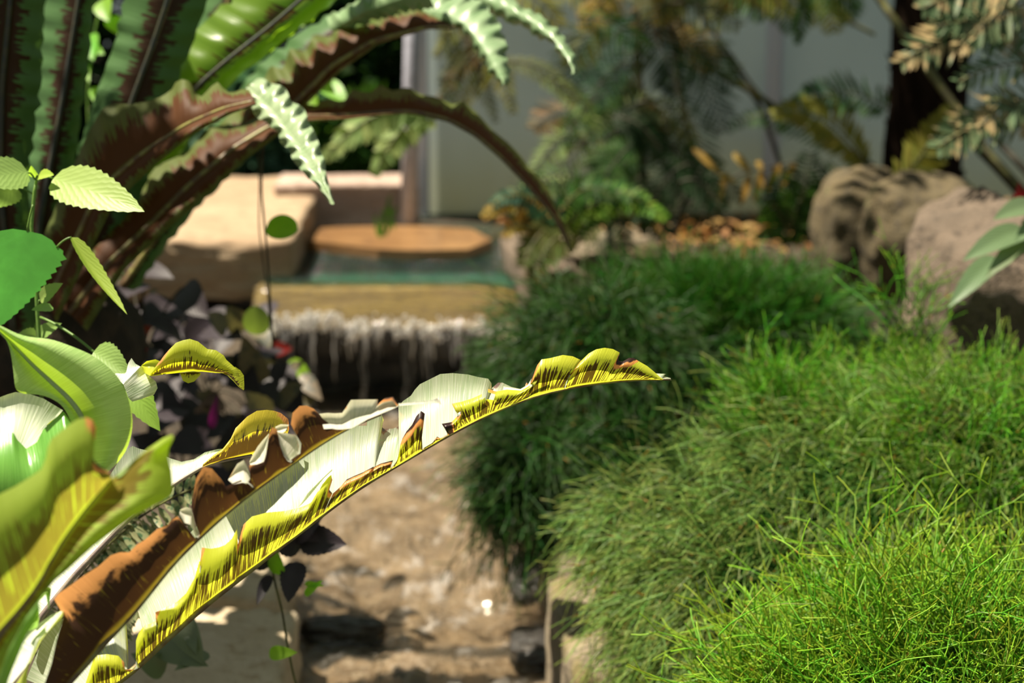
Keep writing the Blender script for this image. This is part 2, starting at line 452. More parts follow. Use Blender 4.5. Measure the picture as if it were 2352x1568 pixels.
#@@SETTING
# ---------------------------------------------------------------- materials
M_soil = stone_mat('dark damp soil', (.030, .022, .014), (.06, .042, .025), (.10, .075, .045), 9, .9, 1.0)
M_bed = stone_mat('wet brown stream bed', (.13, .085, .045), (.26, .185, .11), (.36, .29, .21), 11, .45, 1.0, (1, 1.3, 1), coat=.5)
M_sand = stone_mat('sunlit sandstone', (.30, .205, .125), (.36, .26, .165), (.23, .155, .095), 4, .9, .5, (1, 1, 4))
M_slab = stone_mat('pale yellow sandstone', (.50, .40, .27), (.60, .50, .36), (.42, .32, .20), 6, .9, .6, (1, 1, 3))
M_sandw = stone_mat('wet orange sandstone', (.20, .10, .035), (.27, .145, .055), (.14, .07, .03), 5, .4, .4, (1, 1, 4), coat=.4)
M_pink = stone_mat('weathered pink stone', (.33, .24, .20), (.42, .31, .25), (.25, .17, .13), 5, .9, .6, (1, 1, 3))
M_gold = stone_mat('algae covered golden sill', (.15, .095, .018), (.23, .155, .03), (.07, .045, .012), 9, .35, .9, (.6, 1, 4), coat=.6)
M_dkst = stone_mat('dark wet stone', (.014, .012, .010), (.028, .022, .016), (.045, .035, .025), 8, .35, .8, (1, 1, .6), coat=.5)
M_rock = stone_mat('mossy brown boulder', (.075, .058, .028), (.115, .085, .04), (.045, .035, .022), 7, .9, .9, (1, 1, 1), moss=(.13, .14, .055))
M_rockp = stone_mat('pinkish grey boulder', (.105, .078, .055), (.15, .11, .078), (.06, .045, .032), 8, .9, .9, (1, 1, 1))
M_edge = stone_mat('grey edging stone', (.19, .15, .10), (.26, .21, .14), (.10, .075, .05), 8, .85, .9, (1, 1, 2), moss=(.16, .13, .05))
M_metal = plain_mat('galvanised pipe', (.40, .40, .48), .45, .0, .1, 60, (.32, .32, .38))
N = NT('frosted greenhouse panel')
ob = N.obj(); sx = N.n('SeparateXYZ', {0: N.n('NewGeometry').outputs['Position']})
nz = N.noise(vmul(N, ob, (1, 1, .4)), 3.2, 5)
c = N.mix(N.ramp(nz, .35, .7), (.64, .73, .74), (.54, .63, .65))
st = N.math('MULTIPLY', N.ramp(sx.outputs[2], .78, .50), N.math('ADD', N.math('MULTIPLY', nz, .9), .1))
c = N.mix(N.math('MINIMUM', st, 1.0), c, (.72, .70, .46))
bl = N.math('MULTIPLY', N.ramp(N.noise(ob, 5, 3), .66, .8), .6)
c = N.mix(bl, c, (.55, .42, .15))
pb = N.n('BsdfPrincipled', {'Base Color': c, 'Roughness': .45}); tr = N.n('BsdfTranslucent', {'Color': c})
M_panel = N.out(N.n('MixShader', {0: .45, 1: pb.outputs[0], 2: tr.outputs[0]}).outputs[0])
M_frame = plain_mat('aluminium glazing bar', (.62, .66, .76), .35)
M_trunk = plain_mat('dark fibrous trunk', (.010, .006, .004), .95, 0, 1, 30, (.022, .013, .008), stretch=(1, 1, .15), spec=.05)
M_stipe = plain_mat('olive frond stalk', (.10, .10, .02), .6, 0, .3, 60, (.05, .045, .012))
M_stipd = plain_mat('dark frond stalk', (.035, .03, .012), .7, 0, .3, 60, (.02, .016, .008))
M_stem = plain_mat('fresh green stem', (.16, .28, .05), .5, 0, .1, 60, (.12, .22, .04), tw=.2, trans=(.3, .5, .05))
M_vine = plain_mat('dark dry vine', (.03, .022, .012), .8, 0, .3, 80, (.05, .04, .02))

# ---------------------------------------------------------------- ground and water channel
def xl(y): return -0.38 + (y - 2.75) / 1.5 * -0.155
def xr(y): return 0.104 + (y - 2.75) / 1.5 * -0.12
def sm(a, b, x):
    t = min(1, max(0, (x - a) / (b - a))); return t * t * (3 - 2 * t)
def ground_h(x, y):
    base = .40 + .02 * math.sin(x * 3 + y * 2) + .10 * sm(.3, 1.2, x) * sm(2.5, 4.0, y)
    base += .10 * sm(-.7, -1.6, x)
    base -= .17 * (1 - sm(3.5, 3.9, y)) * (1 - sm(.0, .35, x)) * (1 - sm(-1.0, -1.3, x))
    if y < 4.35:
        inside = sm(xl(y) - .05, xl(y) + .02, x) * (1 - sm(xr(y) - .02, xr(y) + .05, x))
        return base * (1 - inside) + (.185 + .03 * noise.noise(Vector((x * 7, y * 5, 0)))) * inside
    if y < 4.95:
        inside = sm(-.60, -.54, x) * (1 - sm(.02, .10, x)) * (1 - sm(4.86, 4.93, y))
        return max(base, .46) * (1 - inside) + .435 * inside
    return .47
xs = np.linspace(-3.0, 3.2, 250); ys = np.concatenate([np.linspace(.6, 5.2, 190), np.linspace(5.3, 9, 14)])
G = np.array([[(x, y, ground_h(x, y) + .012 * noise.noise(Vector((x * 14, y * 14, 3)))) for x in xs] for y in ys])
mb = MB(); mb.grid(G); 
mb.build('ground', M_soil, kind='structure', base=np.array([0, 3, 0]))

# submerged rocky bed of the stream: bumpy sheet
def bed_z(x, y):
    q = noise.fractal(Vector((x * 9, y * 7, 1)), 1.0, 2.0, 5)
    z = .222 + .02 * q
    z -= .035 * math.exp(-((y - 3.02) / .07) ** 2) * (0.6 + .8 * noise.noise(Vector((x * 9, 5, 1))))   # dark hollow in the floor
    return z
ys2 = np.linspace(1.9, 4.36, 230)
G = np.array([[(xl(y) - .05 + (xr(y) - xl(y) + .10) * k / 89, y, bed_z(xl(y) + (xr(y) - xl(y)) * k / 89, y)) for k in range(90)] for y in ys2])
mb = MB(); mb.grid(G); mb.build('stream_bed', M_bed, kind='structure')

M_water = water_mat('rippling shallow stream water', (.95, .93, .88), foam=.30, fcol=(.62, .60, .58), fscale=22, bump=.9, bscale=20, stretch=(1, .6, 1), alpha=.10, acol=(.25, .22, .17))
G = np.array([[(xl(y) + (xr(y) - xl(y)) * k / 79, y, .236 + .010 * noise.fractal(Vector((k * .14, y * 11, 1)), 1, 2, 4)) for k in range(80)] for y in ys2])
mb = MB(); mb.grid(G)
mb.build('stream_water', M_water, label='shallow rippling brown stream running from the waterfall to the lower frame edge', cat='water', kind='stuff')

# upper pool
M_pool = water_mat('still upper pool water', (.50, .56, .48), foam=.0, bump=1.0, bscale=26, stretch=(1, 2.2, 1), alpha=.12, acol=(.02, .09, .07), rough=.06)
G = np.array([[(-.56 + .66 * i / 69, 4.225 + .68 * j / 59, .500 + .003 * noise.noise(Vector((i * .3, j * .4, 0)))) for i in range(70)] for j in range(60)])
mb = MB(); mb.grid(G)
mb.build('pool_water', M_pool, label='dark glinting water of the small upper pool behind the golden sill', cat='water', kind='stuff')

# sill, fall wall, waterfall
V, f = superrock((-.275, 4.247, .455), (.60, .065, .080), seed=3, boxy=.97, rough=.04, freq=3)
V[:, 1] -= (.505 - V[:, 2]) * .75
V[:, 2] += -.02 * np.clip((V[:, 0] + .05) / .1, 0, 1)
mesh_obj('sill_stone', V, f, None, M_gold, label='long golden algae covered stone sill with water spilling over it', cat='stone')
V, f = superrock((-.28, 4.43, .28), (.74, .17, .37), seed=5, boxy=.93, rough=.05, freq=3)
mesh_obj('fall_wall', V, f, None, M_dkst, label='dark wet rock face behind the falling water', cat='rock')
# teal slab under water behind the sill
V, f = superrock((-.27, 4.325, .447), (.60, .13, .085), seed=8, boxy=.9, rough=.06, freq=4)
mesh_obj('submerged_ledge', V, f, None, stone_mat('teal algae on submerged ledge', (.05, .20, .15), (.09, .28, .21), (.03, .10, .08), 9, .5, .5), label='teal green submerged ledge just behind the golden sill', cat='stone')

Nw = NT('falling water'); gl = Nw.n('BsdfGlossy', {'Color': (1., 1., 1.), 'Roughness': .12}); trn = Nw.n('BsdfTransparent', {'Color': (.96, .97, 1.)})
df = Nw.n('BsdfDiffuse', {'Color': (.95, .90, .80)}); tl = Nw.n('BsdfTranslucent', {'Color': (.88, .86, .86)})
a_ = Nw.n('MixShader', {0: .5, 1: df.outputs[0], 2: tl.outputs[0]}); b_ = Nw.n('MixShader', {0: .35, 1: a_.outputs[0], 2: gl.outputs[0]})
_, au, av, ar = Nw.attr()
M_fall = Nw.out(Nw.n('MixShader', {0: Nw.math('MULTIPLY', av, 1.0, True), 1: trn.outputs[0], 2: b_.outputs[0]}).outputs[0])
fall = thing('waterfall', 'low curtain of bright water threads dropping from the golden sill', 'waterfall', (-.28, 4.2, .24))
rr = random.Random(5); mb = MB(); md = MB()
def lipz(x): return .430 - .022 * max(0, (x + .05) / .1) + .006 * math.sin(x * 40) - .012 * sm(-.5, -.3, x)
for k in range(95):
    x = -.545 + .52 * rr.random(); y = 4.142 + rr.random() * .010; L = rr.choice([.02, .03, .04, .05, .06, .09]) * (1.1 if x > -.4 else 1.5) * (.6 + rr.random())
    r = .0015 + .0028 * rr.random(); z0 = lipz(x) + .012
    zz = np.linspace(z0, z0 - L, 9); wob = rr.random() * 6
    pts = np.stack([x + .002 * np.sin(zz * 120 + wob), y - .012 * np.sqrt(np.clip((z0 - zz) / .2, 0, 1)), zz], 1)
    mb.tube(pts, r * (1 - .7 * np.linspace(0, 1, 9) ** 2), 6, d=(.10 + .75 * rr.random() ** 2, 0))
for x in [-.505, -.445, -.33, -.235, -.19, -.10]:
    for q in range(2):
        xx = x + rr.gauss(0, .006); zz = np.linspace(.415, .245, 16); wob = rr.random() * 6
        pts = np.stack([xx + .003 * np.sin(zz * 70 + wob), 4.14 - .02 * np.linspace(0, 1, 16), zz], 1)
        mb.tube(pts, .0022 * (.4 + .6 * np.abs(np.sin(zz * 90 + wob))), 6, d=(.10 + .16 * rr.random(), 0))
mb.build('water_threads', M_fall, fall, kind='stuff')
for k in range(270):
    x = -.55 + .54 * rr.random() ** 1.35; z = lipz(x) + .006 + rr.gauss(0, .011); 
    c = np.array([x, 4.138 + rr.gauss(0, .004), z]); s = .0020 + .0075 * rr.random() ** 2.0
    md.v.append(np.zeros((0, 3))); md.d.append(np.zeros((0, 3)))
    V = []; 
    for i in range(5):
        for j in range(8):
            th = math.pi * i / 4; ph = math.pi * j / 4; V.append(c + s * np.array([math.sin(th) * math.cos(ph), .5 * math.sin(th) * math.sin(ph), 1.2 * math.cos(th)]))
    f = [(i*8+j, (i+1)*8+j, (i+1)*8+(j+1) % 8, i*8+(j+1) % 8) for i in range(4) for j in range(8)]
    md.add(V, f, [(0, .55 + .45 * rr.random(), 0)] * 40)
md.build('splashing_drops', M_fall, fall, kind='stuff')

# stones round the pool
V, f = superrock((-.75, 4.72, .512), (.50, .84, .140), seed=11, boxy=.985, rough=.03, n=60, freq=2.5)
mesh_obj('stone_block', V, f, None, M_sand, label='big flat sunlit sandstone block left of the waterfall with shaded front', cat='stone')
V, f = superrock((-.425, 4.945, .548), (.36, .16, .125), seed=14, boxy=.98, rough=.04, freq=2.5)
mesh_obj('back_stone', V, f, None, M_pink, label='pinkish grey rectangular stone behind the pool beside the pipe', cat='stone')
mb = MB()
top = [PZ(x, y, .522) for x, y in ((676, 548), (672, 528), (780, 521), (920, 518), (1075, 521), (1130, 550), (1075, 572), (960, 575), (868, 572), (770, 560))]
top = np.array(top); n = len(top); cc = top.mean(0); bot = top - np.array([0, 0, .03])
V = np.concatenate([top, bot, [cc]]); f = [(i, (i+1) % n, 2*n) for i in range(n)] + [(i, n+i, n+(i+1) % n, (i+1) % n) for i in range(n)]
mb.add(V, f); o = mb.build('ledge_slab', M_sandw, smooth=False, label='thin wet orange sandstone slab at the foot of the pipe', cat='stone')
# right hand stones
rock('bank_stone', 'tall grey stone with a pointed lower end right of the golden sill', (.058, 4.33, .45), (.13, .42, .22), M_rockp, seed=21, boxy=.75, rough=.12, rot=.15)
rock('flat_stone', 'flat tan stone in shade behind the pointed grey stone', (.20, 4.62, .47), (.34, .30, .10), M_edge, seed=22, boxy=.8, rough=.08)
rock('fall_side_stone', 'pale stone at the lower right corner of the waterfall', PY(1195, 880, 4.12), (.10, .16, .26), M_edge, seed=23, boxy=.6, rough=.12)
# left lower stones
rock('bank_slab', 'larger pale sandstone slab at the lower left of the stream', PZ(470, 1530, .30) + np.array([-.02, .0, -.05]), (.30, .30, .17), M_slab, seed=31, boxy=.86, rough=.05, group=None)
rock('bank_slab', 'smaller rounded sandstone piece behind the larger pale slab', PZ(535, 1370, .30) + np.array([-.0, .03, -.05]), (.18, .21, .17), M_slab, seed=33, boxy=.7, rough=.08)
for k, (x, y, sx_, lab) in enumerate([(1225, 1330, .09, 'dark wet stone added for the shrub shadow at the right side of the stream, farther of the two'), (1250, 1490, .11, 'dark wet stone added for the shrub shadow at the right side of the stream, nearer of the two'), (790, 1450, .14, 'dark half sunken stone added for a dark patch across the stream near the lower frame edge')]):
    rock('added_stream_stone', lab, PZ(x, y, .232), (sx_, .14 if k < 2 else .06, .05), M_dkst, seed=61 + k, boxy=.4, rough=.2)  # dark stones added; the right pair stands in for the shrub's shadow
# right lower edging stones
for k, (x, y, sz, lab) in enumerate([(1345, 1290, (.15, .30, .26), 'tan edging stone under the hanging stems, farther of the two by the stream'),
                                     (1375, 1520, (.14, .38, .30), 'long mossy edging stone right of the stream at the lower frame edge')]):
    rock('edging_stone', lab, PZ(x, y, .33) + np.array([.01, 0, -.08]), sz, M_edge, seed=41 + k, boxy=.8, rough=.1, rot=.1)
# boulders
rock('boulder', 'smooth tan boulder behind the dark shrub, peaked at its upper left', P(1975, 540, 3.98), (.19, .30, .28), M_rock, seed=53, boxy=.30, rough=.12)
rock('boulder', 'round mossy boulder below the dark trunk, rightmost of the pair in shade', P(2115, 540, 3.86), (.26, .3, .25), M_rock, seed=52, boxy=.35, rough=.12)
rock('boulder', 'big pinkish boulder at the right frame edge behind the bright shrub', P(2340, 720, 3.10), (.36, .34, .34), M_rockp, seed=55, boxy=.4, rough=.14)
rock('boulder', 'tall brown rock leaning left of the big pinkish boulder', P(2250, 660, 3.35), (.18, .30, .32), M_rockp, seed=58, boxy=.4, rough=.14, rot=.3)

# pipe
pipe = thing('pipe', 'upright grey metal pipe standing on the wet orange slab', 'pipe', (-.252, 4.80, .52))
mb = MB(); a, b = PY(938, 548, 4.80), PY(950, 10, 4.80); ax = (b - a)
mb.tube([a, a + ax * .5, a + ax * 1.6], .0215, 20); mb.build('tube', M_metal, pipe)
mb = MB(); mb.tube([a - ax * .01, a + ax * .012, a + ax * .022], [.040, .036, .023], 20)
mb.build('foot', plain_mat('cement foot', (.42, .38, .32), .8, 0, .4, 60, (.35, .3, .24)), pipe)

# greenhouse wall
pw = .94
for k in range(4):
    x0 = -.245 + pw * k; mb = MB()
    G = np.array([[(x0 + pw * i, 5.15 + d_, z) for i in (0, 1)] for z, d_ in ((.475, 0), (2.3, 0), (2.3, .012), (.475, .012), (.475, 0))])
    mb.grid(G); mb.build('wall_back' if k == 0 else 'wall_back.%03d' % k, M_panel, kind='structure', smooth=False)
def box(mb, lo, hi):
    lo = np.array(lo); hi = np.array(hi)
    V = [(x, y, z) for x in (lo[0], hi[0]) for y in (lo[1], hi[1]) for z in (lo[2], hi[2])]
    mb.add(V, [(0, 1, 3, 2), (4, 6, 7, 5), (0, 4, 5, 1), (2, 3, 7, 6), (0, 2, 6, 4), (1, 5, 7, 3)])
for k in range(5):
    x0 = -.245 + pw * k; mb = MB(); box(mb, (x0 - .012, 5.11, .47), (x0 + .012, 5.15, 2.3)); box(mb, (x0 - .022, 5.135, .47), (x0 + .022, 5.149, 2.3))
    mb.build('trim_%d' % (k + 1), M_frame, kind='structure', smooth=False)
mb = MB(); box(mb, (-.26, 5.09, .42), (3.6, 5.17, .478)); mb.build('trim_6', plain_mat('dark sill rail', (.06, .075, .06), .6), kind='structure', smooth=False)
mb = MB(); box(mb, (-.26, 5.1, 2.3), (3.6, 5.17, 2.35)); mb.build('trim_7', M_frame, kind='structure', smooth=False)
# ---------------------------------------------------------------- foreground bird's nest fern
M_hero = nestfern_mat('sunlit nest fern blade', (.78, .84, .68), (.50, .52, .05), (.92, .96, .05), sori=.62, tw=.58, brown=(.09, .035, .01))
M_hero2 = nestfern_mat('brown backed fern blade', (.50, .52, .40), (.30, .22, .03), (.50, .38, .03), brown=(.050, .020, .010), sori=1.25, tw=.32, shift=.12, rough=.75, st=(.075, .028, .010))
M_wide = nestfern_mat('broad young fern blade', (.44, .62, .24), (.40, .5, .08), (.60, .88, .06), sori=-.6, tw=.42, rough=.38)
M_near = nestfern_mat('yellow green fern underside', (.40, .55, .20), (.34, .46, .06), (.60, .80, .05), brown=(.20, .15, .02), st=(.30, .26, .03), sori=.55, tw=.55, fine=.5, shift=.05, rough=.6)
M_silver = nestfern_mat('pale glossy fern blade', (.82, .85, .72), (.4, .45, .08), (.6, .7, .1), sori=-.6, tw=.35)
M_rib = plain_mat('green brown midrib', (.22, .20, .05), .45, 0, .1, 60, (.12, .07, .03))
M_ribp = plain_mat('purplish grey midrib', (.20, .16, .12), .5, 0, .1, 60, (.13, .09, .08))
M_ribg = plain_mat('pale green midrib', (.45, .55, .25), .45, 0, .1, 60, (.40, .50, .2), tw=.25, trans=(.6, .7, .1))

nest = thing('birds_nest_fern', 'sunlit nest fern with torn yellow and brown blades reaching in from the lower left', 'fern', P(-60, 1900, 1.6))
def C1(x, y): return (x / 2.76, 1000 + y / 2.76)
def C2(x, y): return (400 + x / 3.92, 900 + y / 3.92)
def C3(x, y): return (850 + x / 4.9, 780 + y / 4.9)
def C4(x, y): return (1150 + x / 5.737, 780 + y / 5.737)
def row(a, b, dmg=0.0): return (a[0], a[1], b[0], b[1], dmg)

# hero frond: the rib is the lower contour
HR = [(200, 1610), (240, 1590), (272, 1568), (304, 1540), (326, 1525), (362, 1485), (399, 1453), (435, 1422), (471, 1391), (500, 1366), (545, 1333), (589, 1300), (630, 1265), (681, 1229), (732, 1188),
      (783, 1150), (834, 1114), (870, 1093), (911, 1070), (972, 1033), (1013, 1009), (1054, 986), (1105, 960), (1156, 937), (1220, 912), (1272, 898), (1324, 888), (1411, 876), (1464, 871), (1521, 872), (1540, 872)]
HRa = np.array(HR, float)
def hx(x):                                   # point of the rib at pixel column x
    return (x, float(np.interp(x, HRa[:, 0], HRa[:, 1])))
def hd(px): return 1.66 + .16 * (px - 200) / 1340.0
def nrow(x, e, dmg=0.0): r_ = hx(x); return (r_[0], r_[1], e[0], e[1], dmg)

fr = bpy.data.objects.new('frond', None)
def frond_part(mb, mat, parent, label=None): return mb.build('frond', mat, parent, label=label)
mb = MB()
def heronear(rows, **k):
    x0, x1 = rows[0][0], rows[-1][0]
    wing(mb, rows, lambda t: hd(x0 + (x1 - x0) * t), -.012, bulge=-.016, nc=9, show='under', u0=x0 * .0405, **k)
# lobe at the bottom edge
heronear([nrow(205, (196, 1570)), nrow(225, C1(600, 1395)), nrow(250, C1(680, 1385)), nrow(268, C1(750, 1395)), nrow(276, C1(790, 1440), .9), nrow(300, C1(790, 1480), 1.0), nrow(303, C1(850, 1482), 1.0)])
# lobes between the bottom and the long tear
heronear([nrow(306, C1(885, 1470)), nrow(312, C1(862, 1400)), nrow(318, C1(862, 1300)), nrow(326, C1(880, 1250)), nrow(336, C1(915, 1205)), nrow(350, C1(960, 1190)), nrow(356, C1(1005, 1165), .7), nrow(362, C1(985, 1120), .85), nrow(372, C1(1050, 1088)),
          nrow(388, C1(1120, 1055)), nrow(402, C1(1180, 1000)), nrow(420, C1(1235, 900)), nrow(436, C1(1262, 800)), nrow(440, C2(262, 1500), .7), nrow(446, C2(250, 1400), .75), nrow(462, C2(330, 1410)), nrow(480, C2(400, 1398)), nrow(500, C2(460, 1375)),
          nrow(520, C2(520, 1320)), nrow(535, C2(565, 1235)), nrow(538, C2(575, 1370), .9), nrow(543, C2(610, 1215), 1.0), nrow(552, C2(632, 1185), .6), nrow(570, C2(700, 1120)), nrow(590, C2(830, 1085), .35), nrow(620, C2(1000, 1070)),
          nrow(652, C2(1130, 1040)), nrow(680, C2(1230, 1000)), nrow(700, C2(1320, 850)), nrow(722, C2(1410, 738)), nrow(730, C2(1425, 790), .9), nrow(738, C2(1398, 880), .95), nrow(742, C2(1425, 912), .8)])
heronear([nrow(742, C2(1430, 912), .8), nrow(756, C2(1500, 850), .8), nrow(768, C2(1555, 785), .85), nrow(788, C2(1620, 755), .9), nrow(806, C2(1700, 722), .9), nrow(830, C2(1800, 668), .9), nrow(850, C3(0, 1455), .9),
          nrow(868, C3(120, 1392), .9), nrow(885, C3(260, 1355), 1.0), nrow(896, C3(238, 1415), .9)])
heronear([nrow(898, C3(280, 1395)), nrow(908, C3(310, 1340)), nrow(918, C3(340, 1180), .5), nrow(928, C3(365, 1110), .8), nrow(938, C3(410, 1030), 1.0), nrow(944, C3(470, 960), 1.1), nrow(950, C3(520, 860), 1.15), nrow(955, C3(575, 800), 1.15), nrow(960, C3(617, 830), 1.15),
          nrow(965, C3(605, 930), 1.1), nrow(968, C3(582, 1050), .8), nrow(970, C3(590, 1205), .6)])
heronear([nrow(972, C3(610, 1215)), nrow(990, C3(700, 1160), .7), nrow(1000, C3(755, 1088), 1.1), nrow(1008, C3(790, 1108), .8), nrow(1016, C3(820, 1105)), nrow(1028, C3(880, 1075), .6), nrow(1032, C3(845, 1010), -1.0), nrow(1036, C3(806, 945), -1.05),
          nrow(1042, C3(920, 925), -.8), nrow(1050, C3(990, 850), 1.0), nrow(1056, C3(1035, 770), 1.0), nrow(1060, C3(975, 785), .7), nrow(1064, C3(920, 718), .62), nrow(1078, C3(1020, 700), .2), nrow(1092, C3(1150, 660)), nrow(1106, C3(1260, 610)), nrow(1114, C3(1330, 552), .5), nrow(1124, C3(1420, 582), .5),
          nrow(1140, C3(1540, 560)), nrow(1160, C3(1700, 572)), nrow(1180, C3(1790, 520)), nrow(1196, C3(1880, 455)), nrow(1205, C4(420, 520)), nrow(1212, C4(500, 505))],
         hole=lambda R, v, i, j: abs((R[0] + (R[2] - R[0]) * v) - 1119) < 13 and abs((R[1] + (R[3] - R[1]) * v) - 913) < 9)
heronear([nrow(1214, C4(395, 545), 1.0), nrow(1220, C4(440, 430), .9), nrow(1226, C4(485, 330), .7), nrow(1236, C4(540, 258), .4), nrow(1248, C4(650, 242)), nrow(1262, C4(820, 200)), nrow(1276, C4(950, 218)), nrow(1288, C4(1058, 268), .4), nrow(1293, C4(960, 330), .9), nrow(1296, C4(890, 468), 1.0)])
heronear([nrow(1298, C4(900, 465), 1.0), nrow(1308, C4(1050, 285), .5), nrow(1320, C4(1160, 180)), nrow(1336, C4(1260, 125)), nrow(1350, C4(1370, 105)), nrow(1366, C4(1480, 122)), nrow(1380, C4(1568, 168), .3), nrow(1388, C4(1555, 235), 1.2), nrow(1394, C4(1550, 275), 1.2), nrow(1400, C4(1600, 290), 1.15),
          nrow(1410, C4(1690, 240), 1.2), nrow(1420, C4(1750, 240), 1.2), nrow(1432, C4(1825, 285), .4), nrow(1450, C4(1930, 345)), nrow(1466, C4(2010, 410)), nrow(1484, C4(2060, 455)), nrow(1500, C4(2110, 500)), nrow(1520, C4(2150, 522))])
near_hero = mb.build('frond', M_hero, nest, label='longest torn frond, yellow underside striped brown')
# far half: upper surface, pale and glossy
mb = MB()
def herofar(rows, **k):
    x0, x1 = rows[0][0], rows[-1][0]
    wing(mb, rows, lambda t: hd(x0 + (x1 - x0) * t) + .001, .055, bulge=.018, nc=9, show='top', u0=x0 * .0405, **k)
herofar([nrow(180, (60, 1560)), nrow(230, (110, 1440)), nrow(262, (180, 1400)), nrow(285, (240, 1380)), nrow(292, (289, 1424)), nrow(294, C1(812, 1330)), nrow(296, C1(800, 1400))])
herofar([nrow(336, C1(905, 1220)), nrow(338, C1(890, 1140), .6), nrow(345, C1(868, 1090), .6), nrow(380, (330, 1360)), nrow(420, (370, 1290)), nrow(471, (430, 1230)), nrow(545, (500, 1160)), nrow(620, (585, 1080)), nrow(700, (680, 1020)), nrow(760, (760, 965)),
         nrow(800, (800, 955)), nrow(830, C2(1740, 225)), nrow(850, C2(1868, 198)), nrow(856, C2(1885, 250)), nrow(858, C3(115, 930), .8), nrow(862, C3(130, 980), .9), nrow(868, C3(160, 1002), .9), nrow(884, C3(255, 1000), .5), nrow(898, C3(345, 968), .9), nrow(906, C3(402, 990), .9),
         nrow(910, C3(350, 890), .95), nrow(913, C3(390, 850), .9), nrow(915, C3(322, 795), .8), nrow(918, C3(320, 755)), nrow(926, C3(370, 690)), nrow(940, C3(460, 628)), nrow(952, C3(505, 560)), nrow(965, C3(560, 500)), nrow(990, C3(680, 440)), nrow(1012, C3(790, 385)),
         nrow(1036, C3(930, 375)), nrow(1060, C3(1100, 390)), nrow(1080, C3(1210, 418)), nrow(1096, C3(1330, 438)), nrow(1104, C3(1366, 490), .5), nrow(1106, C3(1364, 550), .6), nrow(1112, C3(1440, 482), 1.0), nrow(1118, C3(1490, 482), .6),
         nrow(1136, C3(1590, 530)), nrow(1160, C3(1700, 556)), nrow(1185, C3(1790, 535)), nrow(1196, C3(1760, 470), 1.0), nrow(1200, C4(340, 590), 1.0), nrow(1230, C4(420, 560)), nrow(1290, C4(900, 480)), nrow(1293, C4(960, 320)), nrow(1300, C4(1045, 280)), nrow(1306, C4(920, 450)), nrow(1400, C4(1500, 380)), nrow(1470, C4(1950, 440)), nrow(1500, C4(2060, 445)),
         nrow(1512, C4(2180, 450)), nrow(1520, C4(2140, 480)), nrow(1530, C4(2240, 505)), nrow(1539, C4(2245, 535))],
        hole=lambda R, v, i, j: ((R[0] + (R[2] - R[0]) * v - 832) / 11) ** 2 + ((R[1] + (R[3] - R[1]) * v - 984) / 13) ** 2 < 1)
mb.build('frond_half', M_hero, near_hero, label='pale glossy upper side with ragged holes')
rib(near_hero, HR, lambda t: hd(200 + 1340 * t) - .002, .0032, .0008, M_rib)
# white margin rolls and the brown flap seen along the hero frond
mb = MB()
wing(mb, [(*C2(1120, 1040), *C2(1120, 1035)), (*C2(1180, 1020), *C2(1150, 990)), (*C2(1250, 980), *C2(1200, 915)), (*C2(1310, 880), *C2(1270, 840)), (*C2(1350, 800), *C2(1345, 765)), (*C2(1420, 738), *C2(1425, 690))], 1.70, .006, .004, 5, 'top')
mb.build('rolled_margin', M_silver, near_hero, label='pale rolled margin'); mb = MB()
wing(mb, [(*C3(1500, 565), *C3(1500, 520)), (*C3(1700, 572), *C3(1690, 555)), (*C3(1790, 525), *C3(1775, 505)), (*C4(430, 510), *C4(420, 490)), (*C4(520, 490), *C4(500, 480)), (*C4(598, 482), *C4(575, 470))], 1.772, .004, .002, 4, 'top')


mb.build('rolled_margin', M_silver, near_hero, label='pale rolled margin')

# brown backed frond in front of it
BR = [(110, 1625), (156, 1568), (203, 1518), (254, 1460), (290, 1424), (315, 1395), (344, 1359), (384, 1308), (417, 1272), (456, 1235), (502, 1193), (553, 1150), (604, 1112), (655, 1076), (693, 1050), (744, 1015), (798, 984), (834, 968), (875, 952), (915, 937)]
BRa = np.array(BR, float)
def bx(x): return (x, float(np.interp(x, BRa[:, 0], BRa[:, 1])))
def brow(x, e, dmg=0.0): r_ = bx(x); return (r_[0], r_[1], e[0], e[1], dmg)
def bd(px): return 1.50 + .13 * (px - 110) / 800.0
mb = MB()
def bnear(rows, **k):
    x0, x1 = rows[0][0], rows[-1][0]
    wing(mb, rows, lambda t: bd(x0 + (x1 - x0) * t), -.012, bulge=-.006, nc=9, show='under', u0=x0 * .036, dexp=1.0, **k)
bnear([brow(115, (80, 1625), .2), brow(150, (103, 1568), .2), brow(175, (118, 1525), .2), brow(200, (130, 1470), .25), brow(222, (147, 1413), .4), brow(235, (124, 1375), .75), brow(255, (135, 1362), .66), brow(272, (152, 1351), .66), brow(292, (196, 1319), .66), brow(312, (225, 1301), .66),
       brow(330, (254, 1275), .66), brow(350, (275, 1268), .66), brow(368, (297, 1268), .66), brow(384, (315, 1250), .66), brow(400, (333, 1239), .64), brow(412, (362, 1214), .6), brow(422, (384, 1206), .4), brow(432, (396, 1190), .45), brow(438, (408, 1186), .5), brow(444, (424, 1204), .3), brow(450, (449, 1236), .2)])
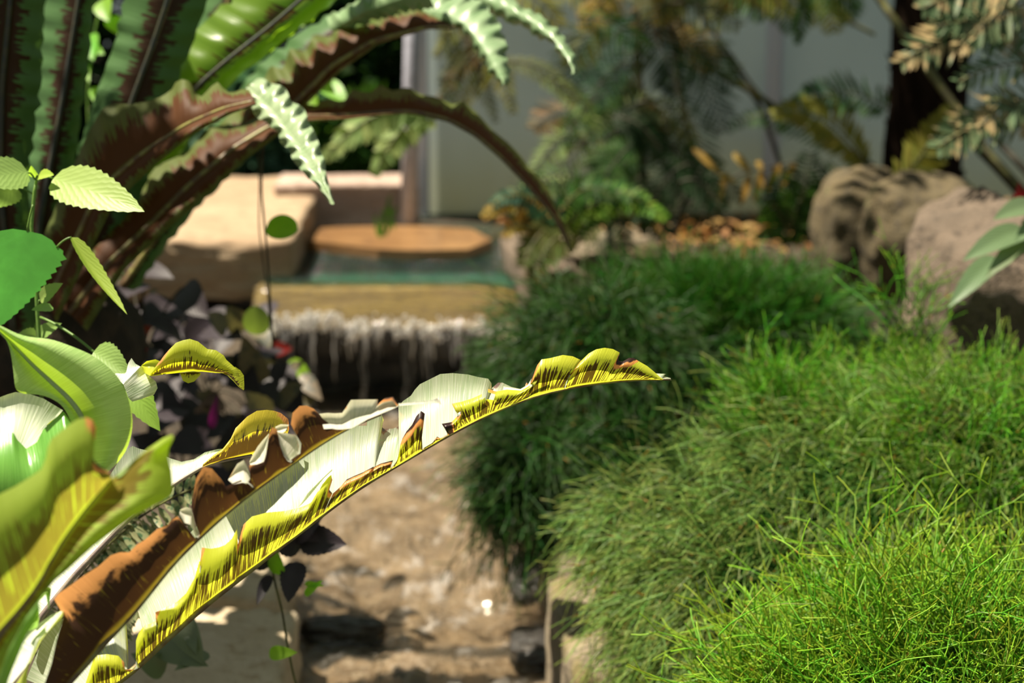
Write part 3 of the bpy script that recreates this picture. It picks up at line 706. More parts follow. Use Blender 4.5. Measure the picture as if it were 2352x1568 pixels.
bnear([brow(458, (458, 1228), .2), brow(462, (446, 1195), .3), brow(468, (439, 1163), .4), brow(474, (446, 1125), .5), brow(482, (450, 1100), .6), brow(492, (467, 1071), .6), brow(506, (487, 1076), .62), brow(518, (507, 1099), .5), brow(530, (519, 1117), .4), brow(544, (540, 1107), .3), brow(558, (553, 1102), .3),
       brow(572, (566, 1112), .3), brow(580, (574, 1100), .3), brow(590, (573, 1068), .5), brow(600, (590, 1066), .4), brow(612, (606, 1060), .4), brow(622, (612, 1040), .4), brow(630, (617, 1002), .5), brow(638, (625, 981), .6), brow(644, (636, 985), .5), brow(652, (645, 1027), .4), brow(662, (662, 1060), .3),
       brow(674, (690, 1040), .4), brow(684, (692, 1018), .6), brow(694, (680, 998), .66), brow(702, (668, 974), .68), brow(712, (672, 948), .68), brow(722, (688, 932), .68), brow(734, (704, 931), .66), brow(744, (720, 938), .5), brow(752, (733, 950), .35), brow(766, (742, 962), .3), brow(782, (756, 972), .2), brow(799, (796, 982), .1)])
bf = mb.build('frond', M_hero2, nest, label='frond with a dark brown underside and ragged orange dead margin')
rib(bf, BR[:-1], lambda t: bd(110 + 800 * t) - .002, .0030, .0010, M_rib)
M_curl = nestfern_mat('dry whitish curled margin', (.62, .60, .52), (.6, .55, .4), (.7, .68, .5), sori=-.6, tw=.4, rough=.6)
def curl(rows, d, de=.01, b=.01, show='top', nc=6):
    mb = MB(); wing(mb, rows, d, de, b, nc, show); mb.build('curled_margin', M_curl, bf, label='whitish curled dry margin')
curl([(744, 985, 733, 950, .3), (762, 984, 752, 948, 0), (775, 986, 770, 949, .2), (785, 986, 786, 948, .2), (794, 985, 795, 935, .5), (806, 984, 806, 918, .2), (820, 977, 840, 917, 0), (832, 970, 868, 917, .5), (845, 962, 866, 930, .5), (858, 957, 884, 914, .9), (885, 946, 903, 911, .9), (906, 937, 913, 930, .8), (916, 932, 917, 926, .3)], 1.585, .004)
curl([(915, 932, 915, 926), (960, 928, 960, 922, 0), (995, 926, 995, 918, .3), (1006, 926, 1004, 914, -.6), (1015, 930, 1012, 922, -.6)], 1.60, .002, .001, 'top', 3)
curl([(575, 1068, 573, 1060), (592, 1072, 580, 1045, 0), (602, 1068, 592, 1025, 0), (610, 1050, 604, 1010, 0), (618, 1000, 618, 995, 0)], 1.60, .01)
curl([(636, 996, 632, 980), (640, 1000, 645, 974, .2), (655, 990, 664, 975, .2)], 1.61, .01)
curl([(637, 996, 638, 992, .1), (644, 1025, 660, 995, .3), (652, 1046, 678, 1000, .2), (660, 1058, 690, 1020, .7), (668, 1062, 690, 1042, .3)], 1.575, .012)
curl([(524, 1102, 527, 1096, .6), (536, 1112, 545, 1065, .4), (556, 1108, 560, 1056, .3), (570, 1110, 566, 1068, .4), (582, 1120, 574, 1090, .4)], 1.56, .012)
curl([(412, 1180, 414, 1170), (424, 1200, 428, 1164, .0), (438, 1205, 440, 1168, .5), (450, 1232, 448, 1205, .5), (456, 1235, 458, 1228, .2)], 1.55, .012)

# frond behind, with white upper side and yellow brown lobe
TR = [(60, 1470), (91, 1420), (170, 1322), (268, 1219), (330, 1162), (400, 1112), (438, 1089), (471, 1068), (512, 1058), (553, 1050), (579, 1045), (620, 1030), (660, 1010)]
TRa = np.array(TR, float)
def trow(x, e, dmg=0.0): return (x, float(np.interp(x, TRa[:, 0], TRa[:, 1])), e[0], e[1], dmg)
mb = MB()
wing(mb, [trow(465, (466, 1066)), trow(484, (490, 1045)), trow(498, (512, 1030)), trow(512, (530, 1007)), trow(528, (541, 983)), trow(542, (552, 972)), trow(556, (568, 956), .1), trow(572, (590, 943), .2), trow(588, (612, 941), .3), trow(602, (630, 943), .4), trow(620, (645, 948), .6), trow(640, (662, 962), .7), trow(655, (664, 985), .6)],
     lambda t: 1.76 + .04 * t, -.015, -.014, 8, 'under', u0=9)
tf = mb.build('frond', nestfern_mat('yellow lobe blade', (.5, .58, .4), (.6, .48, .05), (.98, .78, .03), brown=(.05, .02, .01), sori=.58, tw=.5, shift=.14), nest, label='half hidden frond with a yellow and dark brown rolled lobe')
mb = MB()
wing(mb, [trow(62, (-20, 1400)), trow(110, (20, 1330)), trow(170, (100, 1250)), trow(240, (190, 1170)), trow(268, (250, 1095), 0), trow(285, (275, 1055)), trow(298, (290, 1032)), trow(312, (305, 1024)), trow(330, (320, 1030)), trow(345, (341, 1035)), trow(372, (365, 1040)), trow(395, (391, 1052)), trow(418, (417, 1060)), trow(440, (446, 1054)), trow(456, (471, 1038)), trow(470, (500, 1031)), trow(480, (514, 1030))],
     lambda t: 1.72 + .05 * t, .03, .012, 8, 'top', u0=0)
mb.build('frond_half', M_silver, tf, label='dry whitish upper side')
rib(tf, TR[:11], lambda t: 1.715 + .06 * t, .0030, .0012, M_ribp)

# small curled frond tip, yellow with brown, above the broad blade
mb = MB()
wing(mb, [(345, 864, 346, 858, 0), (362, 862, 370, 824, 1.0), (380, 859, 388, 803, .5), (400, 857, 404, 787, .1), (416, 855, 420, 781), (432, 853, 436, 778), (444, 852, 455, 784), (454, 853, 476, 801), (464, 853, 496, 804), (474, 854, 514, 816), (486, 855, 520, 826), (496, 856, 530, 835), (510, 856, 546, 850), (519, 858, 551, 866)], 1.86, -.012, -.012, 8, 'under', u0=3, thick=False)
wing(mb, [(512, 857, 540, 842), (522, 862, 552, 850), (535, 874, 560, 862), (548, 888, 561, 880), (559, 896, 561, 893)], 1.855, .004, .002, 5, 'under', u0=60)
wing(mb, [(413, 856, 415, 860), (424, 855, 420, 874), (436, 853, 432, 880), (450, 853, 446, 876), (460, 855, 461, 860)], 1.858, -.003, -.002, 5, 'under', u0=80)
yf = mb.build('frond', nestfern_mat('small yellow curled blade', (.55, .62, .4), (.45, .5, .04), (.85, .85, .02), brown=(.06, .025, .01), sori=.35, tw=.5, shift=.2), nest, label='small curled yellow frond tip with a brown streak above the broad leaf')
mb = MB()
wing(mb, [(325, 842, 326, 838), (332, 856, 337, 829), (342, 862, 357, 825), (350, 864, 370, 830), (356, 855, 372, 845), (366, 855, 370, 850)], 1.845, .01, .008, 6, 'under', u0=60)
mb.build('yellow_curl', nestfern_mat('yellow curl', (.55, .6, .1), (.55, .6, .06), (.8, .85, .03), sori=-.6), yf, label='small yellow green curl')
mb = MB()
wing(mb, [(283, 882, 326, 838), (286, 890, 332, 856), (290, 900, 345, 865), (294, 912, 358, 876), (299, 918, 362, 891), (304, 922, 354, 906), (315, 919, 332, 914)], 1.85, .012, -.012, 8, 'top', u0=40)
wing(mb, [(262, 860, 265, 857), (272, 872, 286, 857), (278, 878, 298, 850), (283, 882, 295, 833), (290, 874, 302, 822), (305, 860, 311, 835), (322, 846, 325, 843)], 1.865, .01, .004, 5, 'top', u0=55)
mb.build('pale_lobe', M_silver, yf, label='pale green outer lobe')

# broad young blade
MR = [(-14, 748), (8, 770), (31, 792), (77, 840), (122, 881), (158, 914), (186, 950), (200, 1000), (205, 1060), (205, 1100)]
MRa = resample(np.array(MR, float), 30)
mb = MB()
def pair(rib_pts, edge_pts, n=26):
    a = resample(np.array(rib_pts, float), n); b = resample(np.array(edge_pts, float), n, 2); return [(*a[i], *b[i]) for i in range(n)]
wing(mb, pair(MR, [(-14, 740), (0, 746), (20, 757), (40, 767), (64, 774), (90, 776), (115, 777), (143, 787), (180, 801), (217, 817), (243, 836), (265, 858), (280, 878), (290, 900), (300, 930), (305, 957), (306, 975), (303, 992), (297, 1020), (290, 1036), (279, 1052), (262, 1072), (240, 1090)], 40), lambda t: 1.62 + .03 * t, -.008, -.018, 11, 'top', u0=0)
bl = mb.build('frond', M_wide, nest, label='broad light green blade with a pointed tip at the frame edge')
mb = MB()
wing(mb, pair([p for p in MR[:8]], [(-14, 752), (0, 761), (10, 772), (18, 788), (23, 802), (27, 825), (31, 853), (33, 880), (36, 899), (55, 905), (90, 905), (120, 915), (143, 930), (155, 950), (166, 975), (175, 1000)], 36), lambda t: 1.622 + .02 * t, -.012, -.010, 8, 'top', u0=0)
mb.build('frond_half', M_wide, bl)
rib(bl, MR, 1.617, .0012, .0030, M_ribg)

# silvery blade behind its lower left
mb = MB()
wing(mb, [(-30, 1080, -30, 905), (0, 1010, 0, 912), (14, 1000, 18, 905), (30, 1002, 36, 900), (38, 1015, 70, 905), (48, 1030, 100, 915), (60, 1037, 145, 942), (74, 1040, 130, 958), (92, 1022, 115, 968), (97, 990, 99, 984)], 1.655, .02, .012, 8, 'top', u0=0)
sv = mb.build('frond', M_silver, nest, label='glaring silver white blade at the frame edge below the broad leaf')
mb = MB()
wing(mb, [(-30, 1180, -30, 1010), (0, 1180, 0, 996), (15, 1182, 15, 990), (40, 1184, 30, 992), (70, 1180, 40, 1010), (90, 1170, 60, 1030), (110, 1160, 85, 1015), (130, 1150, 100, 985), (150, 1140, 122, 964), (170, 1120, 146, 944), (185, 1100, 168, 975)], 1.60, .02, -.016, 9, 'top', u0=0)
gb = mb.build('frond', nestfern_mat('fresh green blade', (.16, .38, .07), (.3, .5, .06), (.3, .65, .04), sori=-.6, tw=.35, rough=.25), nest, label='fresh green folded blade behind the nearest yellow frond')

# nearest out of focus yellow green frond
NR = [(-60, 1535), (0, 1460), (54, 1398), (91, 1344), (120, 1286), (145, 1246), (172, 1206), (199, 1170), (232, 1130), (258, 1097)]
mb = MB()
wing(mb, [(*NR[0], -100, 1250), (0, 1460, -60, 1190), (40, 1412, -30, 1150), (75, 1368, 0, 1134), (100, 1325, 36, 1116), (112, 1300, 70, 1095), (124, 1280, 94, 1078), (134, 1262, 106, 1050), (142, 1250, 109, 1029), (150, 1238, 118, 1008), (160, 1222, 128, 1000), (170, 1208, 146, 985), (180, 1195, 163, 972), (188, 1184, 180, 962, .1), (194, 1176, 199, 958, .5), (200, 1168, 214, 966, .6), (206, 1160, 220, 983, .62), (212, 1154, 214, 1000, .9), (218, 1147, 205, 1020, 1.1), (226, 1138, 208, 1042, 1.15), (234, 1128, 220, 1062, 1.1), (244, 1114, 240, 1078, .9), (256, 1099, 254, 1088, .5)],
     lambda t: 1.30 + .05 * t, -.02, -.02, 10, 'under', u0=0)
nf = mb.build('frond', M_near, nest, label='nearest blurred yellow green frond at the lower left frame edge')
mb = MB()
wing(mb, [(*NR[0], -30, 1620), (0, 1460, 20, 1490), (40, 1414, 60, 1418), (70, 1376, 95, 1372), (95, 1336, 127, 1333), (112, 1300, 155, 1310), (130, 1270, 181, 1286), (150, 1238, 215, 1255), (170, 1208, 254, 1225), (186, 1186, 308, 1185), (200, 1168, 345, 1166), (212, 1154, 375, 1150), (222, 1142, 394, 1137), (230, 1132, 397, 1110), (238, 1122, 394, 1080), (244, 1115, 386, 1050), (248, 1109, 388, 1028), (251, 1105, 400, 1006), (253, 1103, 396, 997), (254, 1101, 375, 1006), (255, 1100, 340, 1030), (256, 1099, 325, 1062), (257, 1098, 290, 1092)],
     lambda t: 1.303 + .05 * t, -.01, -.022, 10, 'under', u0=0)
mb.build('frond_half', M_near, nf)
rib(nf, NR, lambda t: 1.295 + .05 * t, .0042, .0010, M_ribp)

# low blades in the bottom left corner
mb = MB()
wing(mb, [(-40, 1640, -60, 1560), (10, 1590, -10, 1540), (60, 1530, 20, 1500), (95, 1470, 60, 1452), (120, 1436, 92, 1430), (140, 1412, 118, 1412), (146, 1402, 144, 1400)], 1.50, .02, .01, 7, 'top', u0=0)
wing(mb, [(-20, 1640, 60, 1640), (30, 1580, 62, 1545), (70, 1520, 72, 1500), (95, 1470, 84, 1468), (120, 1436, 110, 1452), (146, 1402, 142, 1420)], 1.50, -.01, -.01, 6, 'under', u0=0)
lb = mb.build('frond', M_silver, nest, label='pale striped blade with an orange edge in the lower left corner')
mb = MB()
wing(mb, [(0, 1640, -30, 1520), (20, 1560, -5, 1470), (40, 1510, 20, 1440), (60, 1460, 40, 1408), (80, 1430, 66, 1388), (92, 1400, 88, 1365)], 1.33, .01, -.01, 7, 'top', u0=0)
mb.build('frond', nestfern_mat('green low blade', (.20, .36, .10), (.3, .42, .06), (.35, .6, .05), sori=-.5), nest, label='blurred green blade in the lower left corner')
mb = MB()
wing(mb, [(70, 1420, 60, 1400), (80, 1400, 72, 1385), (90, 1380, 92, 1345), (105, 1365, 116, 1350), (112, 1400, 118, 1352)], 1.52, .01, .01, 6, 'top', u0=0)
wing(mb, [(60, 1450, 50, 1436), (75, 1446, 70, 1420), (86, 1440, 88, 1405), (90, 1420, 90, 1400)], 1.50, .01, .01, 6, 'top', u0=10)
mb.build('frond', nestfern_mat('small fresh blade', (.30, .46, .12), (.3, .42, .06), (.35, .6, .05), sori=-.5), nest, label='small fresh green blade between the ribs at the lower left')
# crown from which they grow, below the frame
mb = MB(); ellipsoid(mb, P(-60, 1900, 1.6), np.array([.10, .10, .10])); mb.build('crown', plain_mat('brown fibrous crown', (.06, .035, .02), .9, 0, 1, 30, (.1, .06, .03)), nest)

# ---------------------------------------------------------------- big dark nest fern behind
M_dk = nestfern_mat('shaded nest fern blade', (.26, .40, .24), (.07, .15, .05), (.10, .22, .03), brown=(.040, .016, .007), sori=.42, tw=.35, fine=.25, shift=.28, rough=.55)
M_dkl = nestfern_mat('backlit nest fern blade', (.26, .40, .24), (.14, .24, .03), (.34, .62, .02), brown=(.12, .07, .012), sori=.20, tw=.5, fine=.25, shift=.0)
M_arch = nestfern_mat('brown arching blade', (.30, .42, .26), (.10, .13, .03), (.24, .20, .02), brown=(.10, .034, .008), st=(.10, .035, .006), sori=.66, tw=.4, fine=.3, shift=.25, rough=.6)
M_tip = nestfern_mat('pale green frond tip', (.22, .31, .17), (.2, .3, .1), (.25, .38, .12), sori=-.6, tw=.2, fine=.5)
big = thing('birds_nest_fern', 'large dark nest fern at the upper left with long arching brown backed fronds', 'fern', P(120, 760, 2.6))
def strip(rb, up, lo, d0, d1, mat, label, deu=.06, del_=.04, r0=.005, r1=.002, ribm=M_rib, ruf=.008, show='under', n=50, b=-.02, **k):
    """A frond: traced rib with a margin on either side (lists of pixels)."""
    if rb[-1][1] < 0 and up is not None and len(rb) < 9:      # carry the frond on to its pointed tip above the frame
        k_ = 3.2; tip = (rb[-1][0] + (rb[-1][0] - rb[-2][0]) * .9, rb[-1][1] - 230)
        up = list(map(tuple, up)) + [tip]; lo = list(map(tuple, lo)) + [tip]; rb = list(rb) + [tip]
    a = resample(np.array(rb, float), n, 2); fn = lambda t: d0 + (d1 - d0) * t; o = None
    mb = MB()
    for e, de in ((up, deu), (lo, del_)):
        if e is None: continue
        q = resample(np.array(e, float), n)
        wing(mb, [(*a[i], *q[i]) for i in range(n)], fn, de, b, 7, show, ruffle=ruf, rn=.9 * 2, step=9, **k)
    o = mb.build('frond', mat, big, label=label)
    mbr = MB(); tt = np.linspace(0, 1, n)
    mbr.tube(np.array([P(a[i][0], a[i][1], fn(tt[i]) - .004) for i in range(n)]), np.linspace(r0, r1, n), 8); mbr.build('midrib', ribm, o)
    return o
def jag(pts, amp, n, sd=1):
    """Margin with a wavy outline."""
    r_ = random.Random(sd); p = resample(np.array(pts, float), n); t = nrm(np.gradient(p, axis=0)); nn = np.stack([-t[:, 1], t[:, 0]], 1)
    return p + nn * np.array([[amp * ((i % 2) - .5) * (0.5 + r_.random()) + r_.gauss(0, amp * .25)] for i in range(n)])
M_ribd = plain_mat('dark midrib', (.03, .035, .03), .5, 0, .1, 60, (.05, .05, .03))
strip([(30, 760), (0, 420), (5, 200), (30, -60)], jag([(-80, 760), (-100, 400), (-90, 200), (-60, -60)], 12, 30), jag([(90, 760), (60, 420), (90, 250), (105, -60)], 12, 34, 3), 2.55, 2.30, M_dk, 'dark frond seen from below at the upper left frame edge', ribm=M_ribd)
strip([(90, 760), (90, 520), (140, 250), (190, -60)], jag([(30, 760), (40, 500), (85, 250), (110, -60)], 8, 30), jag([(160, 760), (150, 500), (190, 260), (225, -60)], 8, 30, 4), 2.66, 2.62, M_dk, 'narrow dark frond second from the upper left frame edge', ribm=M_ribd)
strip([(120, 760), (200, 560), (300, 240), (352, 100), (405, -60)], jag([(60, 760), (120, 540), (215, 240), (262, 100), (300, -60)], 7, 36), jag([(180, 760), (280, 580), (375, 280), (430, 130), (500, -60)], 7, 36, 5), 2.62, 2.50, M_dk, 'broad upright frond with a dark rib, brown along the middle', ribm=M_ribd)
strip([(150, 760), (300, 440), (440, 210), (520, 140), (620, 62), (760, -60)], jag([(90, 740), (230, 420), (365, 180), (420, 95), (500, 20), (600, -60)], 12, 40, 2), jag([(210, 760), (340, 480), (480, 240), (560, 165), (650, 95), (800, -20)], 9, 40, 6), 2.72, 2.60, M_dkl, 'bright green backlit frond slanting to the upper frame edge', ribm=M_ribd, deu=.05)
# frond with the drooping pale tip
LR = [(110, 700), (225, 440), (330, 350), (430, 285), (520, 246), (585, 232)]
sf = strip(LR, [(60, 640), (150, 420), (205, 300), (235, 250), (262, 236), (300, 240), (340, 232), (372, 222), (395, 205), (405, 185), (425, 180), (440, 190), (448, 214), (465, 222), (482, 200), (500, 188), (515, 205), (532, 216), (550, 205), (572, 205)], [(130, 740), (260, 470), (350, 385), (440, 310), (530, 262), (590, 240)], 2.50, 2.34, M_arch, 'frond with a pale drooping tip, brown beneath', del_=-.02, ruf=.012)
mb = MB()
tr_ = [(570, 200), (600, 225), (640, 268), (675, 315), (705, 355), (730, 400), (750, 440), (766, 470)]
lu = [(590, 180), (605, 178), (622, 192), (650, 196), (662, 212), (668, 236), (690, 240), (704, 258), (708, 282), (722, 300), (735, 335), (738, 352), (748, 372), (747, 396), (753, 410), (760, 440), (768, 466)]
ll = [(556, 205), (560, 222), (577, 230), (580, 255), (590, 272), (612, 280), (626, 297), (640, 300), (642, 325), (655, 340), (668, 338), (668, 362), (684, 382), (700, 400), (708, 412), (725, 420), (738, 440), (758, 468)]
a = resample(np.array(tr_, float), 60, 2)
for e in (lu, ll):
    q = resample(np.array(e, float), 60, 1); wing(mb, [(*a[i], *q[i]) for i in range(60)], lambda t: 2.46 - .22 * t, .022, -.012, 7, 'top', ruffle=.014, rn=3.6)
mb.build('drooping_tip', nestfern_mat('sunlit pale drooping tip', (.30, .38, .23), (.2, .3, .1), (.3, .42, .15), sori=-.6, tw=.2, fine=.5), sf, label='pale sunlit upper side of the drooping tip')
mb = MB(); wing(mb, [(408, 298, 410, 294), (440, 290, 430, 282), (470, 285, 460, 268), (495, 284, 490, 260), (508, 278, 506, 264)], 2.40, .03, .01, 5, 'top'); mb.build('turned_margin', M_tip, sf, label='small pale turned up margin')
# long low frond that becomes the brown arch
strip([(160, 720), (245, 610), (330, 530), (430, 430), (530, 345), (620, 290), (700, 268), (800, 266), (880, 258), (950, 256), (1030, 275), (1090, 308), (1150, 360), (1200, 412), (1250, 470), (1285, 520), (1312, 580)],
      [(80, 660), (190, 560), (240, 500), (300, 460), (360, 380), (430, 350), (480, 290), (560, 285), (620, 250), (690, 236), (726, 243), (745, 226), (790, 234), (806, 206), (850, 214), (872, 194), (905, 210), (936, 198), (962, 216), (1000, 222), (1040, 240), (1062, 230), (1100, 264), (1130, 298), (1170, 330), (1200, 362), (1215, 385), (1240, 408), (1258, 430), (1275, 470), (1296, 510), (1316, 578)],
      [(200, 760), (285, 620), (380, 530), (480, 445), (560, 370), (640, 310), (700, 280), (800, 274), (880, 264), (950, 262), (1030, 281), (1090, 314), (1150, 366), (1200, 418), (1250, 476), (1285, 524), (1313, 580)], 2.55, 2.75, M_arch,
      'long frond arching over the pool, orange brown beneath, its tip hanging before the greenhouse wall', del_=-.02, ruf=.008, n=110, ribm=M_rib)
# upper arch with pale tips
uf = strip([(420, 420), (560, 330), (650, 262), (710, 205), (760, 152), (860, 92), (980, 62), (1060, 60)],
      [(380, 400), (500, 290), (560, 230), (570, 190), (600, 200), (620, 150), (650, 160), (665, 110), (700, 120), (720, 80), (760, 85), (775, 52), (820, 60), (845, 42), (870, 50), (880, 28), (930, 22), (965, 12), (985, 30), (1060, 50)],
      [(440, 440), (580, 345), (670, 275), (730, 215), (780, 165), (870, 100), (980, 68), (1060, 66)], 2.70, 2.66, M_arch, 'upper arching frond with ruffled edge and two pale tips', ruf=.012, n=80)
mb = MB()
for tr_, lu, ll in (([(960, 20), (1020, 30), (1070, 55), (1105, 100), (1135, 145), (1158, 190)], [(1000, -20), (1060, -10), (1110, 0), (1125, 30), (1145, 45), (1150, 75), (1163, 95), (1160, 130), (1170, 160), (1165, 200)], [(950, 50), (1000, 66), (1050, 66), (1080, 90), (1090, 120), (1110, 140), (1122, 170), (1145, 190), (1152, 200)]),
                    ([(1090, -10), (1170, 20), (1220, 48), (1265, 82), (1300, 125), (1318, 168)], [(1110, -40), (1180, -10), (1200, 20), (1245, 35), (1262, 55), (1285, 70), (1295, 95), (1318, 120), (1322, 168)], [(1090, 10), (1150, 40), (1185, 60), (1205, 62), (1235, 90), (1265, 95), (1280, 125), (1300, 140), (1314, 170)]),
                    ([(760, 70), (830, 30), (900, 5), (980, -20)], [(750, 40), (820, 0), (890, -30), (970, -60)], [(800, 75), (860, 50), (930, 30), (1000, 20)])):
    a = resample(np.array(tr_, float), 50, 2)
    for e in (lu, ll):
        q = resample(jag(e, 7, 26), 50); wing(mb, [(*a[i], *q[i]) for i in range(50)], lambda t: 2.72 - .20 * t, .03, -.012, 6, 'top', ruffle=.014, rn=3.0)
mb.build('drooping_tip', M_tip, uf, label='pale green ruffled upper side of the tips')
strip([(280, 660), (400, 480), (540, 330), (640, 210), (700, 130), (800, 60), (900, 30)], jag([(240, 640), (360, 440), (480, 300), (560, 190), (640, 110), (740, 40), (860, 10)], 14, 40, 8), jag([(310, 670), (430, 500), (570, 360), (680, 240), (740, 170), (840, 90), (930, 50)], 8, 40, 9), 2.82, 2.86, M_dk, 'dark ruffled frond behind the two arching ones')
strip([(60, 800), (160, 640), (260, 480), (370, 330), (470, 150), (540, -40)], jag([(20, 780), (110, 620), (200, 440), (310, 290), (420, 120), (480, -50)], 10, 40, 12), jag([(100, 820), (210, 660), (320, 510), (430, 350), (520, 170), (590, -20)], 10, 40, 13), 2.95, 2.95, M_dk, 'deep shaded frond at the back of the large fern')
mb = MB(); ellipsoid(mb, P(100, 800, 2.72), np.array([.14, .14, .12])); mb.build('crown', plain_mat('dark fibrous crown', (.02, .014, .009), .95, 0, 1, 30, (.04, .025, .015)), big)
# ---------------------------------------------------------------- leafy plant at the left edge
M_net = leaf_mat('nettle leaf', (.36, .50, .22), (.30, .46, .12), (.40, .68, .10), tw=.40, rough=.45, var=.15)
M_netd = leaf_mat('darker nettle leaf', (.06, .26, .09), (.2, .4, .1), (.10, .42, .06), tw=.40, rough=.40, var=.2)
M_netl = leaf_mat('backlit young leaf', (.35, .5, .12), (.35, .55, .08), (.50, .80, .06), tw=.5, rough=.45, var=.15)
toC = -FW
def px_leaf(parent, b, t, wpx, d0, d1, mat, tilt=(0, 0, 0), shape='ovate', serr=.05, fold=.2, sag=.05, label=None, rows=21, cols=7, petiole=None, pm=None, name='leaf', wave=0.0):
    mb = MB(); d = (d0 + d1) / 2
    blade(mb, P(*b, d0), P(*t, d1), wpx / F * d, toC + np.array(tilt, float), fold=fold, sag=sag, shape=shape, serr=serr, rows=rows, cols=cols, wave=wave)
    o = mb.build(name, mat, parent, label=label)
    if petiole:
        m2 = MB(); m2.tube(curve3(P(*petiole, d0), P(*b, d0), np.array([0, 0, .002]), 8), .0011, 6); m2.build('petiole', pm or M_stem, o)
    return o
net = thing('leafy_plant', 'tall green stem with broad toothed leaves at the left frame edge', 'plant', P(92, 900, 2.05))
mb = MB(); mb.tube([P(x, y, 2.05) for x, y in ((96, 940), (92, 800), (86, 720), (80, 600), (72, 520), (79, 440), (84, 412))], [.0022, .0022, .0021, .0020, .0019, .0018, .0014], 8)
mb.build('stem', M_stem, net)
px_leaf(net, (122, 410), (332, 486), 108, 2.04, 1.96, M_net, (-.3, .1, .6), fold=.12, petiole=(84, 410), sag=.03, rows=27)
px_leaf(net, (64, 395), (-70, 420), 92, 2.04, 2.0, M_net, (.3, 0, .6), fold=.1, petiole=(80, 412))
px_leaf(net, (40, 432), (-50, 480), 70, 2.10, 2.06, M_netl, (.2, 0, .3), petiole=(76, 446))
px_leaf(net, (88, 404), (124, 402), 30, 2.04, 2.02, M_netl, (0, 0, .5), rows=11, petiole=(82, 414))
px_leaf(net, (82, 408), (72, 380), 24, 2.05, 2.03, M_netl, (0, 0, .5), rows=11)
px_leaf(net, (62, 530), (-20, 760), 205, 1.98, 2.02, M_netd, (.55, 0, -.45), shape='cordate', fold=.10, sag=.04, rows=31, petiole=(76, 470))
px_leaf(net, (164, 545), (292, 722), 40, 2.0, 1.97, M_netl, (.9, 0, .5), fold=.8, sag=-.05, rows=27, petiole=(130, 568))
px_leaf(net, (92, 690), (145, 650), 40, 2.02, 2.0, M_net, (-.2, 0, .3), rows=13, petiole=(88, 700))
px_leaf(net, (122, 706), (72, 712), 26, 2.02, 2.0, M_net, (0, 0, .5), rows=11)
px_leaf(net, (88, 770), (142, 742), 34, 2.06, 2.04, M_net, (0, 0, .3), rows=13)
px_leaf(net, (84, 775), (40, 768), 40, 2.08, 2.07, M_net, (0, 0, .3), rows=13)
m2 = MB(); m2.tube(curve3(P(92, 728, 2.05), P(220, 812, 2.0), np.array([0, 0, .004]), 10), .0015, 6); m2.build('petiole', M_stem, net)
px_leaf(net, (215, 808), (300, 860), 76, 1.99, 1.97, M_net, (-.4, 0, .5), rows=21)
px_leaf(net, (290, 860), (368, 990), 72, 1.98, 1.96, M_netl, (-.2, 0, .2), rows=21, label='leaf hanging behind the white lobe')

# ---------------------------------------------------------------- shaded leafy ground plants on the left
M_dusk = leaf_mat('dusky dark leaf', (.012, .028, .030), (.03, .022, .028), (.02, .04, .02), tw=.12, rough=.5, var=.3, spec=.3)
M_duskl = leaf_mat('mottled tan leaf', (.20, .19, .10), (.15, .12, .07), (.25, .22, .06), tw=.2, rough=.5, var=.4, mottled=(.05, .06, .05))
M_fresh = leaf_mat('lime leaf', (.22, .50, .03), (.25, .52, .05), (.40, .90, .01), tw=.6, rough=.4, var=.15)
M_red = leaf_mat('red leaf', (.25, .02, .01), (.2, .02, .01), (.6, .04, .01), tw=.35, rough=.4)
M_mag = leaf_mat('magenta leaf', (.10, .01, .07), (.1, .01, .06), (.2, .01, .12), tw=.3)
R1 = random.Random(21)
plants = [((330, 720), 'dusky purple green plant in shade left of the waterfall, below the sandstone block', [((190, 640), (230, 760), 90), ((330, 650), (250, 700), 80), ((400, 690), (330, 760), 100), ((300, 700), (240, 800), 90), ((420, 780), (330, 740), 80), ((350, 800), (280, 870), 90), ((300, 620), (400, 640), 60), ((420, 660), (480, 730), 80), ((260, 610), (180, 680), 70), ((150, 700), (190, 790), 80)], M_dusk, 2.95),
          ((480, 800), 'dark mottled plant close to the left of the falling water', [((430, 800), (500, 720), 80), ((520, 830), (600, 900), 90), ((470, 760), (560, 780), 80), ((600, 850), (700, 960), 110), ((560, 930), (690, 1000), 90), ((480, 900), (420, 1000), 90), ((640, 800), (560, 850), 70), ((520, 960), (420, 1010), 90), ((590, 1000), (480, 1060), 90), ((400, 870), (460, 960), 90)], M_dusk, 3.15),
          ((420, 1000), 'low dark plant behind the torn yellow lobes', [((330, 900), (430, 960), 90), ((420, 940), (340, 1010), 80), ((480, 1010), (380, 1040), 90), ((540, 1030), (610, 940), 80), ((380, 1060), (300, 1000), 90), ((450, 1090), (540, 1140), 90), ((330, 1100), (260, 1180), 90), ((560, 1100), (640, 1120), 80)], M_dusk, 2.85)]
